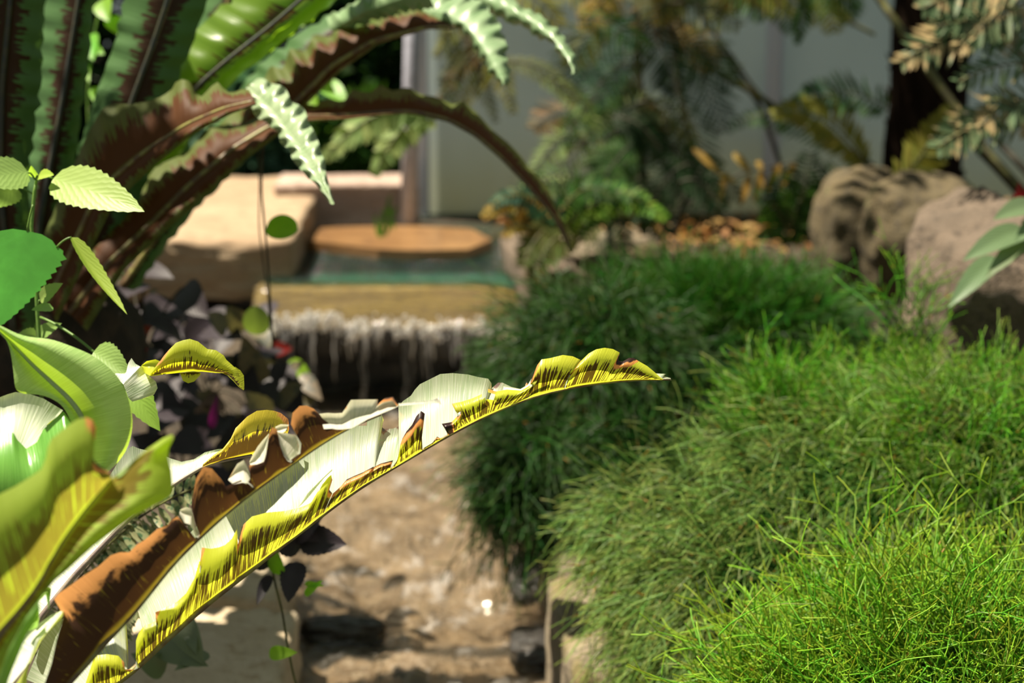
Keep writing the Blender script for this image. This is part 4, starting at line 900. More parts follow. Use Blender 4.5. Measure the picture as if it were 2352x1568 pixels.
for (cx, cy), lab, lv, mt, dd in plants:
    th = thing('shade_plant', lab, 'plant', P(cx, cy + 120, dd + .1), 'shade plants left of the fall')
    mb = MB()
    for k, (b, t, wd) in enumerate(lv):
        d_ = dd + R1.uniform(-.12, .12)
        px_leaf(th, b, t, wd, d_ + .04, d_ - .03, mt, (R1.uniform(-.5, .5), 0, R1.uniform(.2, .8)), serr=.03, sag=.06, rows=13, cols=5)
        mb.tube(curve3(P(cx, cy + 120, dd + .1), P(*b, d_ + .04), np.array([0, 0, .02]), 8), .002, 5)
    for k in range(16):
        b = (cx + R1.uniform(-150, 150), cy + R1.uniform(-110, 160)); a_ = R1.uniform(0, 6.28); L = R1.uniform(60, 110); d_ = dd + R1.uniform(.05, .35)
        px_leaf(th, b, (b[0] + L * math.cos(a_), b[1] + L * math.sin(a_) * .7 + 20), L * .7, d_, d_ - .05, mt, (R1.uniform(-.6, .6), 0, R1.uniform(.1, .8)), serr=.03, sag=.06, rows=9, cols=5)
    mb.build('stem', M_vine, th)
mot = thing('mottled_plant', 'tan mottled leaves beside the waterfall, catching spots of sun', 'plant', P(600, 960, 3.4))
for b, t, wd in [((560, 760), (520, 700), 60), ((600, 880), (560, 770), 70), ((590, 740), (620, 800), 60), ((660, 900), (600, 820), 60), ((640, 930), (700, 880), 60), ((560, 860), (500, 820), 60), ((620, 960), (560, 900), 60), ((650, 960), (730, 910), 50), ((600, 1000), (540, 950), 60), ((500, 940), (450, 900), 60), ((640, 880), (700, 830), 50), ((690, 860), (740, 920), 40), ((560, 1080), (480, 1040), 60), ((520, 760), (470, 720), 60)]:
    d_ = 3.0 + R1.uniform(-.06, .2); px_leaf(mot, b, t, wd, d_, d_ - .03, M_duskl, (R1.uniform(-.5, .2), 0, R1.uniform(.4, 1)), rows=11, cols=5, sag=.04)
mb = MB(); mb.tube(curve3(P(600, 960, 3.4), P(600, 760, 3.1), np.array([0, -.05, 0]), 8), .002, 5); mb.build('stem', M_vine, mot)
def lone(name, label, b, t, wd, d0, d1, mat, cat='leaf', **k):
    o = px_leaf(None, b, t, wd, d0, d1, mat, name=name, **k); o['label'] = label; o['category'] = cat; return o
lone('round_leaf', 'bright lime round leaf hanging on the thin vine before the sandstone', (612, 520), (684, 528), 62, 2.62, 2.60, M_fresh, shape='round', serr=0, tilt=(-.3, 0, .45), sag=.02)
lone('round_leaf', 'dull green rounded leaf on the vine just left of the falling water', (592, 768), (588, 702), 62, 2.85, 2.83, leaf_mat('dull green leaf', (.18, .26, .08), (.2, .28, .08), (.25, .36, .04), tw=.4), shape='round', serr=0)
lone('green_leaf', 'small lime leaf at the lower left corner of the falling water', (665, 828), (722, 892), 44, 3.2, 3.18, M_fresh, serr=0)
lone('fallen_leaf', 'red leaf lodged below the left end of the sill', (628, 800), (672, 800), 34, 3.6, 3.58, M_red, serr=0)
lone('fallen_leaf', 'larger dark red leaf in the shade at the foot of the sandstone block', (268, 622), (345, 610), 60, 3.4, 3.36, M_red, serr=0)
lone('fallen_leaf', 'small orange red leaf low in the dark plants above the yellow lobe', (320, 768), (352, 748), 26, 3.0, 2.98, M_red, serr=0)
lone('fallen_leaf', 'reddish leaf behind the small curled yellow frond tip', (300, 822), (340, 800), 26, 2.75, 2.73, M_red, serr=0)
lone('magenta_leaf', 'narrow magenta leaf upright among the dark leaves', (486, 985), (500, 905), 22, 2.7, 2.68, M_mag, serr=0)
# thin hanging vines
for k, (pts, lab) in enumerate([([(606, 300), (602, 380), (600, 440), (606, 500), (612, 560), (618, 640), (622, 720), (628, 800)], 'thin dark vine hanging in front of the sandstone block'),
                               ([(592, 330), (596, 420), (594, 520), (604, 600), (618, 700), (620, 760)], 'fainter dark vine hanging just left of the round lime leaf')]):
    mb = MB(); mb.tube(resample(np.array([P(x, y, 2.66 + .04 * k) for x, y in pts]), 30, 2), .0016 - .0005 * k, 6)
    mb.build('hanging_vine', M_vine, label=lab, cat='vine', group=None)
# dark leaves below the hero frond with their stem
tw = thing('trailing_plant', 'trailing stem with dark toothed leaves hanging over the stream below the long frond', 'plant', P(690, 1600, 2.25))
mb = MB(); mb.tube(resample(np.array([P(x, y, 2.25) for x, y in ((700, 1620), (676, 1560), (660, 1480), (648, 1400), (634, 1350), (622, 1290), (640, 1200), (690, 1150))]), 40, 2), .0014, 6); mb.build('stem', M_stipe, tw)
for b, t, wd, mt in [((690, 1236), (797, 1250), 74, M_dusk), ((682, 1290), (662, 1384), 62, M_dusk), ((670, 1232), (742, 1186), 60, M_dusk), ((690, 1260), (600, 1220), 60, M_dusk), ((620, 1300), (560, 1250), 50, M_dusk), ((640, 1320), (630, 1250), 40, M_fresh), ((618, 1500), (684, 1498), 34, M_fresh), ((700, 1366), (742, 1332), 20, M_fresh), ((700, 1340), (745, 1345), 14, M_fresh), ((620, 1320), (590, 1390), 30, M_dusk)]:
    px_leaf(tw, b, t, wd, 2.25, 2.22, mt, (-.2, 0, .25), rows=19, cols=7, sag=.03, serr=.04)
gl_ = thing('ground_plant', 'greyish green leaves drooping over the pale slabs at the lower edge', 'plant', P(440, 1500, 2.3))
M_grey = leaf_mat('greyish green leaf', (.16, .22, .14), (.14, .18, .1), (.2, .3, .1), tw=.25, rough=.35)
for b, t, wd in [((398, 1400), (470, 1528), 70), ((360, 1480), (480, 1530), 60), ((380, 1540), (300, 1500), 60), ((430, 1420), (450, 1500), 40), ((480, 1500), (400, 1540), 36)]:
    px_leaf(gl_, b, t, wd, 2.3, 2.26, M_grey, (-.2, 0, .5), rows=15, cols=5, serr=0)
m2 = MB(); m2.tube(curve3(P(380, 1500, 2.34), P(400, 1400, 2.32), np.array([0, 0, .01]), 8), .002, 6); m2.build('stem', M_red, gl_)
# striped leaflets seen between the fronds
sp = thing('striped_fern', 'small fern with pale striped leaflets glimpsed between the foreground fronds', 'fern', P(200, 1350, 2.1))
M_strp = leaf_mat('pale striped leaflet', (.36, .44, .24), (.3, .3, .15), (.45, .5, .15), tw=.3, rough=.4, mottled=(.05, .12, .05), mscale=160)
for p0, p1, pl in [((180, 1330), (450, 1120), .050), ((190, 1400), (440, 1200), .042), ((120, 1560), (150, 1330), .035), ((230, 1300), (330, 1090), .035), ((240, 1480), (330, 1400), .03)]:
    mb = MB(); C = curve3(P(*p0, 2.12), P(*p1, 2.08), np.array([0, 0, .015]), 14); pinnate(mb, C, toC + np.array([0, 0, .5]), pl, .008, 20, ang=70, rows=5)
    o = mb.build('frond', M_strp, sp); m2 = MB(); m2.tube(C, .0012, 5); m2.build('rachis', M_stipe, o)

# ---------------------------------------------------------------- three fine stemmed shrubs
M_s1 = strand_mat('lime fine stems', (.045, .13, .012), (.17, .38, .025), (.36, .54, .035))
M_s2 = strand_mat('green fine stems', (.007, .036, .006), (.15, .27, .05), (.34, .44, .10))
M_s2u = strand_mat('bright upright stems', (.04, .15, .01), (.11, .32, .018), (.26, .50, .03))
M_s3 = strand_mat('shade toned fine stems', (.007, .030, .005), (.028, .092, .013), (.06, .16, .02))  # back shrub stems: shade put into a deeper green
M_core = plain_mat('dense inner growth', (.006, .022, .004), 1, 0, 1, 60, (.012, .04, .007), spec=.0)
def shrub(label, lobes, specs, base):
    th = thing('fine_stemmed_shrub', label, 'shrub', base, 'fine stemmed shrubs by the stream')
    mb = MB()
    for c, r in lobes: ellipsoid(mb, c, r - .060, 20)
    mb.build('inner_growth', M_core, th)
    for name, lb, mat, kw in specs:
        V, Fq, D = shrub_foliage(lb, **kw); mesh_obj(name, V, Fq, D, mat, th, kind='stuff')
L1 = [lobe(2190, 1800, 2.10, 560, 480), lobe(1850, 1760, 2.10, 260, 290)]
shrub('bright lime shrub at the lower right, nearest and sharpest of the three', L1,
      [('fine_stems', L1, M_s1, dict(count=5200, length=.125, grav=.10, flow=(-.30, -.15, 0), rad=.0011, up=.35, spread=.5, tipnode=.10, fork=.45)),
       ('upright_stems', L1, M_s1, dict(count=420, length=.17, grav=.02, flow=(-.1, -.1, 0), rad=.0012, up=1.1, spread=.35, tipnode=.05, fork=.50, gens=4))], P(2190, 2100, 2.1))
L2 = [lobe(1950, 1270, 2.62, 520, 330), lobe(1745, 1440, 2.50, 315, 320), lobe(2250, 1260, 2.62, 400, 400), lobe(1560, 1200, 2.64, 190, 150), lobe(2060, 1080, 2.80, 400, 215), lobe(1590, 1500, 2.50, 120, 180)]
L2u = [L2[4], lobe(1800, 1030, 2.78, 170, 190), L2[2]]
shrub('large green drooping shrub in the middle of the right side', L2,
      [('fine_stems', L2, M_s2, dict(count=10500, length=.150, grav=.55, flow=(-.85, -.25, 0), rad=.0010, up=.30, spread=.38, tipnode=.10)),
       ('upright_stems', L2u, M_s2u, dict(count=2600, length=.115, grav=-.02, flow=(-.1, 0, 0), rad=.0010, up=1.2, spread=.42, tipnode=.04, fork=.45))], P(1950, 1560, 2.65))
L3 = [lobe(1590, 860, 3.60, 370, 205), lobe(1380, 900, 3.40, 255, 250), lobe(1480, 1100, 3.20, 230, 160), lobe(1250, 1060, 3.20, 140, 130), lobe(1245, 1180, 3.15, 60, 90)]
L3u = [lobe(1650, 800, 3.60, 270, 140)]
shrub('green shrub darkened for shade in the middle distance hanging over the stream', L3,
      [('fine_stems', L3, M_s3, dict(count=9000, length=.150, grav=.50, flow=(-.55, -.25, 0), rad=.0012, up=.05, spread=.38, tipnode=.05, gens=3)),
       ('upright_stems', L3u, strand_mat('shade toned upright stems', (.010, .055, .006), (.033, .14, .010), (.06, .20, .012)), dict(count=2600, length=.15, grav=.1, flow=(0, 0, 0), rad=.0013, up=.9, spread=.4, tipnode=.0))], P(1500, 1180, 3.5))
# forked upright sprig in front of the right boulders
spg = thing('forked_plant', 'thin forked light green sprig standing before the boulders', 'plant', P(2110, 830, 2.86))
V, Fq, D = shrub_foliage([lobe(2090, 825, 2.86, 100, 30)], count=60, length=.12, grav=-.05, flow=(.1, 0, 0), rad=.0012, up=2.0, spread=.35, fork=.5)
mesh_obj('fine_stems', V, Fq, D, M_s2u, spg, kind='stuff')
mb = MB(); mb.tube([P(2110, 860, 2.88), P(2115, 800, 2.86), P(2150, 750, 2.85)], .0016, 6); mb.build('stem', M_stem, spg)

# ---------------------------------------------------------------- background: trunk, tree fern fronds, hedge
tk = thing('tree_fern', 'tree fern with a dark fibrous trunk before the greenhouse wall at the upper right', 'tree fern', P(2110, 470, 4.75))
V = []; nz_ = 40; ns = 40
for i in range(nz_):
    t = i / (nz_ - 1); c = P(2115, 480, 4.72) * (1 - t) + np.array([1.0, 4.62, 2.15]) * t
    for j in range(ns):
        a = 2 * math.pi * j / ns; r = (.092 + .004 * math.sin(a * 3 + t * 4)) * (1 + .10 * noise.noise(Vector((math.cos(a) * 3, math.sin(a) * 3, t * 9)))) 
        V.append(c + np.array([math.cos(a) * r, math.sin(a) * r, 0]))
f = [(i*ns+j, i*ns+(j+1) % ns, (i+1)*ns+(j+1) % ns, (i+1)*ns+j) for i in range(nz_-1) for j in range(ns)]
mb = MB(); mb.add(V, f)
for k in range(420):     # short fibres and old stalk stubs on the trunk
    t = R1.random() ** 1.5; a = R1.uniform(0, 6.28); c = P(2115, 480, 4.72) * (1 - t) + np.array([1.0, 4.62, 2.15]) * t; n_ = np.array([math.cos(a), math.sin(a), 0])
    b = c + n_ * .088; L = R1.uniform(.02, .045) * (1.3 if t > .3 else .8); e = b + n_ * L * .55 + np.array([0, 0, L * R1.uniform(.4, 1)]); s_ = np.cross(n_, [0, 0, 1]) * .006
    mb.add([b - s_, b + s_, e, b + np.array([0, 0, .02])], [(0, 1, 2), (1, 3, 2), (3, 0, 2)])
mb.build('trunk', M_trunk, tk)

GC = {}
def gmat(key):  # yellow keys are lit leaflets, dark ones shaded, the light put into the colour
    if key in GC: return GC[key]
    c = {'dark': ((.014, .042, .010), (.03, .08, .012)), 'mid': ((.045, .12, .02), (.11, .25, .02)), 'yell': ((.26, .26, .04), (.40, .36, .03)), 'gold': ((.42, .28, .05), (.50, .30, .04)), 'lime': ((.16, .32, .03), (.35, .65, .02)),
         'teal': ((.06, .14, .085), (.08, .2, .08)), 'olive': ((.11, .13, .035), (.2, .22, .03)), 'pale': ((.30, .40, .14), (.36, .5, .10)), 'brown': ((.20, .13, .05), (.3, .18, .05))}[key]
    GC[key] = leaf_mat(key + ' fern leaflet', c[0], tuple(x * .8 for x in c[0]), c[1], tw=.38, rough=.55, var=.25, spec=.2); return GC[key]
def fern_frond(parent, p0, p1, sag, plen, pw, npin, key, ang=62, bi=False, nv=None, droop=.2, rr=.003, stalk=None, basek=.5, gap=0.0, d0=4.4, d1=4.4, tipk=.2):
    a = P(*p0, d0); b = P(*p1, d1); C = curve3(a, b, np.array([0, 0, sag]), 20)
    mb = MB(); pinnate(mb, C, toC + np.array([0, 0, .5]) if nv is None else np.array(nv, float), plen, pw, npin, ang, droop=droop, bi=bi, basek=basek, rows=5, gap=gap, tipk=tipk)
    o = mb.build('frond', gmat(key), parent); m2 = MB(); m2.tube(C, np.linspace(rr, rr * .4, 20), 6); m2.build('rachis', stalk or M_stipe, o); return o
# stalks crossing at the upper right
def stalk(parent, pts, r, mat=None):
    mb = MB(); mb.tube(resample(np.array([P(x, y, d) for x, y, d in pts]), 24, 2), r, 8); return mb.build('stalk', mat or M_stipe, parent)
st = thing('tree_fern', 'group of thick olive and dark fern stalks slanting across the upper right before the trunk', 'tree fern', P(2400, 520, 3.9))
stalk(st, [(1980, -60, 4.1), (2070, 70, 4.05), (2190, 240, 4.0), (2260, 340, 3.95), (2352, 440, 3.9), (2420, 520, 3.9)], .0085)
stalk(st, [(2100, 120, 4.2), (2190, 240, 4.15), (2270, 300, 4.1), (2400, 440, 4.0)], .0075, M_stipd)
stalk(st, [(2200, 290, 4.0), (2290, 380, 3.96), (2400, 500, 3.9)], .0125, M_stipd)
stalk(st, [(2310, 60, 4.0), (2345, 130, 4.0), (2400, 260, 4.0)], .009, M_stipd)
bt = thing('tree_fern', 'shaded fern with thin branching dark stalks in front of the middle wall panel', 'tree fern', P(2010, 470, 4.4))
stalk(bt, [(1650, 170, 4.5), (1720, 205, 4.5), (1800, 260, 4.5), (1900, 320, 4.45), (1990, 370, 4.4), (2080, 440, 4.4)], .0075, M_stipe)
stalk(bt, [(1640, 90, 4.55), (1700, 180, 4.55), (1745, 240, 4.5), (1790, 370, 4.5), (1800, 400, 4.5)], .0055, M_stipd)
stalk(bt, [(1560, -40, 4.6), (1660, 100, 4.55), (1740, 215, 4.5), (1800, 265, 4.5)], .0045, M_stipd)
stalk(bt, [(1900, 20, 4.3), (1970, 60, 4.3), (2010, 80, 4.3)], .004, M_stipe)
fern_frond(bt, (1990, 380), (1775, 262), .05, .075, .011, 30, 'yell', d0=4.4, d1=4.35)
fern_frond(bt, (1900, 340), (1680, 290), .05, .06, .006, 22, 'mid', d0=4.5, d1=4.5)
fern_frond(bt, (2040, 250), (1830, 230), .03, .08, .008, 26, 'mid', d0=4.6, d1=4.6)
fern_frond(bt, (1960, 260), (1790, 300), .06, .06, .008, 22, 'teal', d0=4.6, d1=4.6)
fern_frond(bt, (2035, 445), (2180, 250), -.02, .065, .011, 30, 'yell', d0=4.05, d1=4.0, ang=50)
fern_frond(bt, (2070, 470), (2150, 330), -.02, .06, .010, 22, 'olive', d0=4.1, d1=4.1, ang=50)
# dangling dead pinnae
dd_ = thing('withered_frond', 'withered orange tan leaflets hanging at the middle right before the wall', 'frond', P(1640, 360, 4.3))
mb = MB()
for b, t, wd in [((1590, 340), (1655, 400), 16), ((1655, 400), (1690, 420), 14), ((1684, 350), (1725, 400), 20), ((1722, 400), (1700, 475), 18), ((1740, 370), (1750, 395), 16), ((1752, 392), (1730, 465), 22), ((1790, 375), (1755, 450), 20), ((1828, 372), (1785, 440), 18), ((1665, 400), (1650, 470), 14)]:
    blade(mb, P(*b, 4.25), P(*t, 4.22), wd / F * 4.2, toC, rows=9, cols=5, shape='lance', wave=.1)
o = mb.build('leaflets', gmat('gold'), dd_)
mb = MB(); mb.tube(resample(np.array([P(x, y, 4.27) for x, y in ((1560, 470), (1640, 450), (1690, 400), (1760, 385), (1840, 370))]), 20, 2), .003, 6); mb.build('rachis', M_stipd, dd_)

# dense tree fern in the centre of the wall
ct = thing('tree_fern', 'dense feathery fern mass with flecks toned yellow as lit in front of the wall at the upper centre', 'tree fern', P(1480, 540, 4.6))
stalk(ct, [(1480, 540, 4.6), (1475, 300, 4.62), (1462, 100, 4.65), (1458, -60, 4.65)], .011, M_stipd)
stalk(ct, [(1400, 560, 4.5), (1390, 420, 4.5), (1340, 330, 4.5), (1300, 260, 4.5)], .0055, M_stipd)
stalk(ct, [(1540, 540, 4.5), (1600, 400, 4.5), (1560, 200, 4.5), (1530, -40, 4.5)], .008, M_stipd)
FR = [((1150, 145), (1325, 235), .03, .05, 'olive', 4.1), ((1100, 60), (1180, 260), .02, .07, 'yell', 4.2), ((1330, 40), (1490, 110), .02, .10, 'mid', 4.3), ((1480, 60), (1340, 180), .04, .12, 'teal', 4.45), ((1470, 150), (1330, 280), .05, .10, 'teal', 4.5),
      ((1240, 180), (1380, 300), .03, .07, 'pale', 4.4), ((1470, 230), (1290, 330), .06, .10, 'mid', 4.5), ((1480, 300), (1260, 440), .07, .10, 'olive', 4.5), ((1440, 250), (1600, 330), .05, .10, 'olive', 4.4), ((1500, 80), (1680, 200), .04, .12, 'dark', 4.4),
      ((1520, 10), (1700, 60), .02, .11, 'olive', 4.3), ((1490, 20), (1560, 220), .0, .12, 'dark', 4.35), ((1560, 100), (1660, 300), .03, .12, 'dark', 4.45), ((1540, 200), (1640, 420), .03, .12, 'dark', 4.5), ((1480, 360), (1370, 520), .05, .11, 'dark', 4.4), ((1520, 330), (1620, 520), .05, .12, 'dark', 4.4),
      ((1440, 340), (1330, 480), .03, .11, 'dark', 4.45), ((1460, 420), (1520, 540), .02, .12, 'dark', 4.35), ((1600, 380), (1480, 500), .04, .10, 'dark', 4.3), ((1350, 330), (1220, 410), .05, .08, 'pale', 4.5), ((1420, 180), (1520, 330), .02, .11, 'brown', 4.55),
      ((1540, 60), (1630, 160), .03, .10, 'gold', 4.6), ((1180, -20), (1290, 60), .02, .10, 'yell', 4.4), ((1280, -30), (1420, 40), .02, .10, 'yell', 4.5), ((1400, -40), (1560, 30), .03, .12, 'olive', 4.35), ((1350, 430), (1180, 500), .06, .09, 'mid', 4.3),
      ((1400, 470), (1130, 470), .05, .075, 'pale', 4.4), ((1560, -30), (1500, 90), .03, .12, 'brown', 4.4), ((1640, -50), (1760, 40), .03, .12, 'mid', 4.3), ((1700, -40), (1860, 30), .02, .12, 'yell', 4.3), ((1800, -50), (1960, 20), .02, .11, 'mid', 4.2),
      ((1860, -30), (1830, 100), .0, .05, 'mid', 4.2), ((1560, 420), (1660, 480), .03, .10, 'dark', 4.2), ((1500, 240), (1420, 420), .02, .12, 'dark', 4.6), ((1570, 260), (1530, 460), .02, .13, 'dark', 4.6), ((1380, 380), (1440, 540), .0, .12, 'dark', 4.5)]
for k in range(26):
    a0 = R1.uniform(1330, 1560); b0 = R1.uniform(60, 520); an = R1.uniform(.2, 2.9); L_ = R1.uniform(110, 190)
    FR.append(((a0, b0), (a0 + L_ * math.cos(an), b0 + L_ * math.sin(an) * .7), R1.uniform(.01, .06), R1.uniform(.08, .12), R1.choice(['dark', 'dark', 'dark', 'mid', 'olive', 'brown']), R1.uniform(4.35, 4.7)))
for k in range(12):
    a0 = R1.uniform(1200, 1960); FR.append(((a0, -60), (a0 + R1.uniform(-110, 110), R1.uniform(10, 80)), .02, .09, R1.choice(['yell', 'olive', 'mid', 'gold']), R1.uniform(4.3, 4.6)))
for k, (a, b, sg, pl, key, dd) in enumerate(FR):
    if k % 3 == 0: fern_frond(ct, a, b, sg, pl * .85, .0055, 11, key, d0=dd, d1=dd - .03, bi=True, droop=.35, stalk=M_stipd)
    else: fern_frond(ct, a, b, sg, pl * .72, .0052, 19, key, d0=dd, d1=dd - .03, droop=.5, stalk=M_stipd, ang=68)
# right shrubby fern behind the dark shrub
rf = thing('fern', 'dark green fern between the withered leaflets and the boulders', 'fern', P(1830, 560, 4.2))
for a, b, sg, pl, key in [((1830, 560), (1790, 400), .0, .11, 'dark'), ((1840, 550), (1920, 380), .01, .11, 'dark'), ((1820, 560), (1740, 450), .03, .09, 'mid'), ((1850, 550), (1980, 430), .03, .08, 'dark'), ((1830, 540), (1860, 350), .0, .10, 'dark'), ((1800, 560), (1850, 430), .0, .10, 'mid'), ((1860, 540), (1900, 420), 0, .09, 'dark')]:
    fern_frond(rf, a, b, sg, pl * .8, .006, 20, key, d0=4.2, d1=4.15)
# low bright fern behind the dark shrub
lf = thing('fern', 'low bright green fern with level fronds behind the dark shrub near the centre', 'fern', P(1290, 540, 4.25))
for a, b, sg, pl, key in [((1290, 520), (1530, 500), .05, .055, 'lime'), ((1280, 500), (1420, 470), .05, .05, 'mid'), ((1300, 540), (1130, 470), .05, .05, 'teal'), ((1290, 540), (1200, 610), .04, .06, 'olive'), ((1320, 545), (1480, 470), .06, .05, 'mid'), ((1330, 560), (1220, 640), .05, .06, 'olive'), ((1270, 540), (1110, 500), .05, .045, 'gold'), ((1260, 550), (1160, 540), .03, .04, 'gold')]:
    fern_frond(lf, a, b, sg, pl, .012, 18, key, d0=4.2, d1=4.1)
# sunlit drooping frond left of the pipe and neighbours
sf2 = thing('fern', 'fern with sunlit yellow green fronds drooping beside the metal pipe', 'fern', P(1000, 180, 4.4))
fern_frond(sf2, (985, 265), (745, 365), .045, .058, .022, 15, 'pale', d0=4.0, d1=3.95, ang=70, droop=.5)
fern_frond(sf2, (1000, 270), (860, 400), .04, .055, .018, 13, 'pale', d0=4.05, d1=4.0, ang=70, droop=.5)
for k, (a, b, sg, pl, key) in enumerate([((1120, 20), (1000, 130), .03, .07, 'yell'), ((1150, 60), (1010, 190), .03, .07, 'olive'), ((1120, 70), (1040, 250), .02, .07, 'yell'), ((1060, 60), (1120, 200), .03, .07, 'brown'), ((1140, 100), (1000, 250), .04, .06, 'brown'),
                                     ((1090, 100), (1010, 270), .03, .06, 'mid'), ((1060, 120), (1140, 280), .03, .06, 'olive'), ((1010, 60), (1060, 180), .03, .06, 'olive'), ((1150, 150), (1060, 260), .03, .05, 'yell')]):
    fern_frond(sf2, a, b, sg, pl * .7, .0065, 17, key, d0=4.95, d1=4.95, droop=.4)
gr = thing('grass_tuft', 'few green grass blades standing on the slab before the back stone', 'grass', P(888, 540, 4.55))
mb = MB()
for b, t in [((872, 548), (900, 440)), ((878, 548), (880, 480)), ((884, 545), (912, 470)), ((872, 548), (860, 490)), ((905, 530), (890, 450))]:
    blade(mb, P(*b, 4.55), P(*t, 4.52), .010, toC, shape='lance', rows=8, cols=3, sag=.08)
mb.build('blades', gmat('mid'), gr)
# variegated foliage at the upper right
vg = thing('variegated_shrub', 'pale edged variegated foliage at the upper right frame corner', 'shrub', P(2420, 300, 3.3))
M_var = leaf_mat('variegated leaflet', (.06, .15, .09), (.10, .15, .07), (.10, .22, .07), tw=.25, rough=.5, mottled=(.42, .31, .15), mscale=22, var=.2, spec=.3)
for p0, p1, pl, n_ in [((2400, 40), (2070, 140), .085, 20), ((2400, 100), (2150, 60), .075, 18), ((2400, -30), (2120, 20), .08, 18), ((2400, 260), (2150, 340), .080, 16), ((2400, 230), (2240, 300), .07, 14), ((2420, 160), (2200, 190), .06, 12), ((2400, 320), (2270, 230), .06, 12), ((2400, 0), (2200, 110), .07, 16)]:
    mb = MB(); C = curve3(P(*p0, 3.35), P(*p1, 3.28), np.array([0, 0, .02]), 14); pinnate(mb, C, toC + np.array([0, 0, .4]), pl, .009, n_, ang=48, rows=6)
    o = mb.build('frond', M_var, vg); m2 = MB(); m2.tube(C, .002, 5); m2.build('rachis', M_stipe, o)
# plant with red flower at the right edge
rp = thing('broad_leaf_plant', 'broad greyish green leaves in front of the pinkish boulder at the right edge', 'plant', P(2420, 560, 2.8))
M_brd = leaf_mat('broad greyish leaf', (.17, .24, .13), (.14, .2, .1), (.25, .4, .1), tw=.3, rough=.4, var=.15)
for b, t, wd in [((2352, 525), (2210, 600), 62), ((2370, 540), (2262, 640), 50), ((2290, 590), (2178, 706), 56), ((2380, 470), (2280, 505), 56), ((2400, 500), (2330, 560), 50)]:
    px_leaf(rp, b, t, wd, 2.82, 2.76, M_brd, (-.2, 0, .6), rows=17, cols=7, serr=0, sag=.06)
mb = MB(); mb.tube(curve3(P(2430, 600, 2.85), P(2352, 520, 2.82), np.array([0, 0, .01]), 8), .003, 6); mb.build('stem', M_stem, rp)
rfw = thing('red_flower', 'dark crimson flower cut by the right frame edge', 'flower', P(2360, 480, 3.0))
mb = MB()
for k in range(6): blade(mb, P(2352, 478, 3.0), P(2352 + 26 * math.cos(k * 1.05), 446 + 34 * math.sin(k * 1.05), 2.98), .022, toC + np.array([math.cos(k), 0, math.sin(k)]) * .4, rows=8, cols=5, shape='ovate')
mb.build('petals', leaf_mat('crimson petal', (.14, .004, .012), (.14, .004, .01), (.3, .01, .02), tw=.3), rfw)
mb = MB(); mb.tube([P(2353, 476, 3.0), P(2385, 560, 3.0), P(2430, 640, 3.0)], .003, 6); mb.build('stem', M_stipe, rfw)
# moss and dry litter along the foot of the wall
mb = MB()
for k in range(900):
    x = R1.uniform(-.05, 1.9); y = R1.uniform(4.55, 5.05); z = ground_h(x, y) + R1.uniform(.005, .05); a = R1.uniform(0, 6.28); L = R1.uniform(.02, .05)
    blade(mb, (x, y, z), (x + L * math.cos(a), y + L * math.sin(a), z + R1.uniform(-.01, .02)), L * .5, (R1.uniform(-.5, .5), R1.uniform(-.5, .5), 1), rows=5, cols=3, shape='lance')
mb.build('leaf_litter', leaf_mat('dry orange litter', (.42, .22, .06), (.35, .18, .05), (.5, .2, .03), tw=.25, rough=.7, mottled=(.12, .08, .03)), label='dry orange leaf litter along the foot of the greenhouse wall', cat='leaf litter', kind='stuff')

# hedge beyond the pipe on the left: bushes of small leaves
def leafy_bush(label, c, r, n, L, key, group):
    th = thing('leafy_bush', label, 'bush', (c[0], c[1], c[2] - r[2]), group)
    V0 = np.array([[0, 0, 0], [.5, -.38, .06], [1.0, 0, 0], [.5, .38, .06]])
    s = nrm(RNG.normal(size=(n, 3))) * (.65 + .4 * RNG.random((n, 1))); p = np.array(c) + s * np.array(r)
    t = nrm(s + RNG.normal(size=(n, 3)) * .7 + np.array([0, -.3, -.5])); n0 = nrm(RNG.normal(size=(n, 3)) * .6 + np.array([0, -.5, .8])); sd_ = nrm(np.cross(t, n0)); nn = np.cross(sd_, t)
    ll = L * (.6 + .7 * RNG.random(n))[:, None, None]
    V = p[:, None] + ll * (V0[None, :, 0:1] * t[:, None] + V0[None, :, 1:2] * sd_[:, None] + V0[None, :, 2:3] * nn[:, None])
    Fq = np.arange(n * 4).reshape(n, 4); D = np.zeros((n, 4, 3)); D[:, :, 2] = RNG.random((n, 1)); D[:, :, 0] = V0[None, :, 0]
    mesh_obj('foliage', V.reshape(-1, 3), Fq, D.reshape(-1, 3), gmat(key), th, kind='stuff')
    mb = MB(); mb.tube([(c[0], c[1], c[2] - r[2]), (c[0] + .02, c[1], c[2]), (c[0], c[1] + .02, c[2] + r[2] * .6)], [.02, .015, .008], 8); mb.build('stem', M_stipd, th)
hp = [(-.62, 5.9, 1.0, .45, 'mid'), (-1.15, 5.8, .9, .45, 'dark'), (-.30, 5.75, .75, .30, 'dark'), (-1.7, 5.7, .9, .5, 'dark'), (-.75, 5.5, .62, .22, 'teal'), (-.9, 6.3, 1.5, .5, 'mid'), (-.3, 6.4, 1.4, .5, 'dark'), (-1.6, 6.2, 1.5, .5, 'dark'), (-.42, 5.45, .60, .16, 'mid'), (-2.2, 5.6, 1.0, .5, 'dark')]
hl = ['mid green leafy bush beyond the pool left of the pipe', 'dark leafy bush beyond the sandstone block', 'low dark bush directly behind the pipe', 'dark leafy bush behind the big fern at the upper left', 'small bluish green bush behind the back stone', 'tall mid green bush at the back above the pool', 'tall dark bush at the back behind the pipe', 'tall dark bush at the back behind the big fern', 'small green bush behind the top of the back stone', 'dark bush at the far left behind the big fern']
for (x, y, z, r, key), lb in zip(hp, hl): leafy_bush(lb, (x, y, z), (r, r * .5, r), int(1500 + 3500 * r), .06 if r > .25 else .045, key, 'bushes beyond the pool')
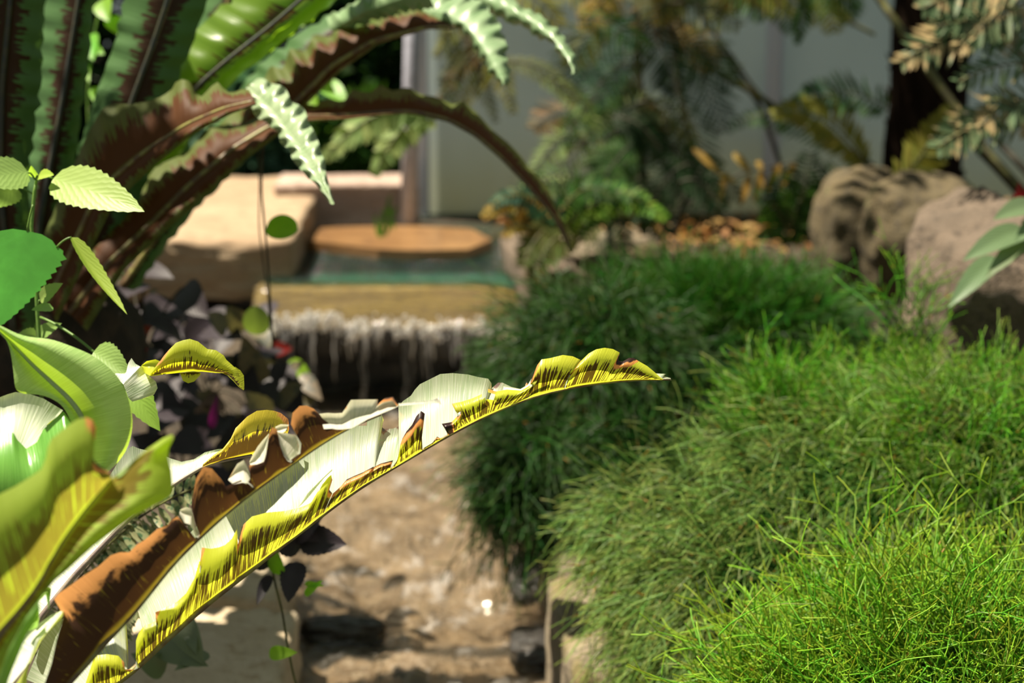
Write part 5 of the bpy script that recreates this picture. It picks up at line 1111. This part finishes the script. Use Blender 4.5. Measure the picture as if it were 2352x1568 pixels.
# big lime leaves lit through at the upper left, behind the fern
cl = thing('climbing_plant', 'climber with lime leaves lit through behind the dark fronds at the upper left', 'plant', P(210, 420, 3.3))
for b, t, wd in [((205, 80), (215, 140), 50), ((190, 110), (240, 125), 40), ((235, 0), (250, 50), 50), ((195, 150), (205, 190), 18), ((630, 20), (700, 60), 60), ((520, 40), (560, 80), 50), ((700, 30), (640, 90), 50), ((460, 100), (500, 60), 40), ((250, 40), (290, 90), 40), ((680, 180), (730, 250), 60), ((740, 190), (800, 240), 50), ((215, 200), (240, 260), 30)]:
    px_leaf(cl, b, t, wd, 3.1, 3.06, M_fresh, (R1.uniform(-.3, .3), 0, .3), rows=11, cols=5, serr=0)
mb = MB(); mb.tube(resample(np.array([P(x, y, 3.1) for x, y in ((210, 420), (200, 220), (215, 80), (240, -20))]), 20, 2), .002, 6); mb.build('stem', M_stem, cl)

# ---------------------------------------------------------------- unseen tree fern crowns added above the frame to shade the planting
def shade_canopy(label, cx, cy, cz, n, L, key, seed):
    r_ = random.Random(seed); th = thing('tree_fern', label, 'tree fern', (cx, cy, .47), 'tree ferns added overhead for shade')
    mb = MB(); mb.tube([(cx, cy, .47), (cx + .03, cy, cz * .5), (cx, cy, cz)], [.10, .08, .07], 16); mb.build('trunk', M_trunk, th)
    for k in range(n):
        a = 2 * math.pi * k / n + r_.uniform(-.2, .2); p1 = np.array([cx + L * math.cos(a), cy + L * math.sin(a), cz - .15 + r_.uniform(-.2, .1)])
        C = curve3((cx, cy, cz), p1, (0, 0, .25), 20); mb = MB(); pinnate(mb, C, (0, 0, 1), L * .34, .03, 20, 70, bi=False, rows=5, gap=.1)
        o = mb.build('frond', gmat(key), th); m2 = MB(); m2.tube(C, np.linspace(.012, .004, 20), 6); m2.build('rachis', M_stipe, o)
shade_canopy('unseen tree fern added outside the left frame edge to shade the large dark nest fern', -1.06, 2.38, 1.90, 15, .37, 'dark', 3)
for k in range(15):      # crown of the tree fern at the upper right, above the frame
    a = 2 * math.pi * k / 15 + R1.uniform(-.15, .15); c0 = np.array([1.0, 4.62, 2.15]); L = R1.uniform(.95, 1.35)
    e1 = c0 + np.array([L * math.cos(a), L * math.sin(a) * (.4 if math.sin(a) > 0 else 1.0), R1.uniform(-.35, -.1)])
    C = curve3(c0, e1, (0, 0, .25), 20); mb = MB(); pinnate(mb, C, (0, 0, 1), L * .24, .035, 24, 70, rows=5, gap=.08)
    o = mb.build('frond', gmat('dark'), tk); m2 = MB(); m2.tube(C, np.linspace(.014, .004, 20), 6); m2.build('rachis', M_stipe, o)
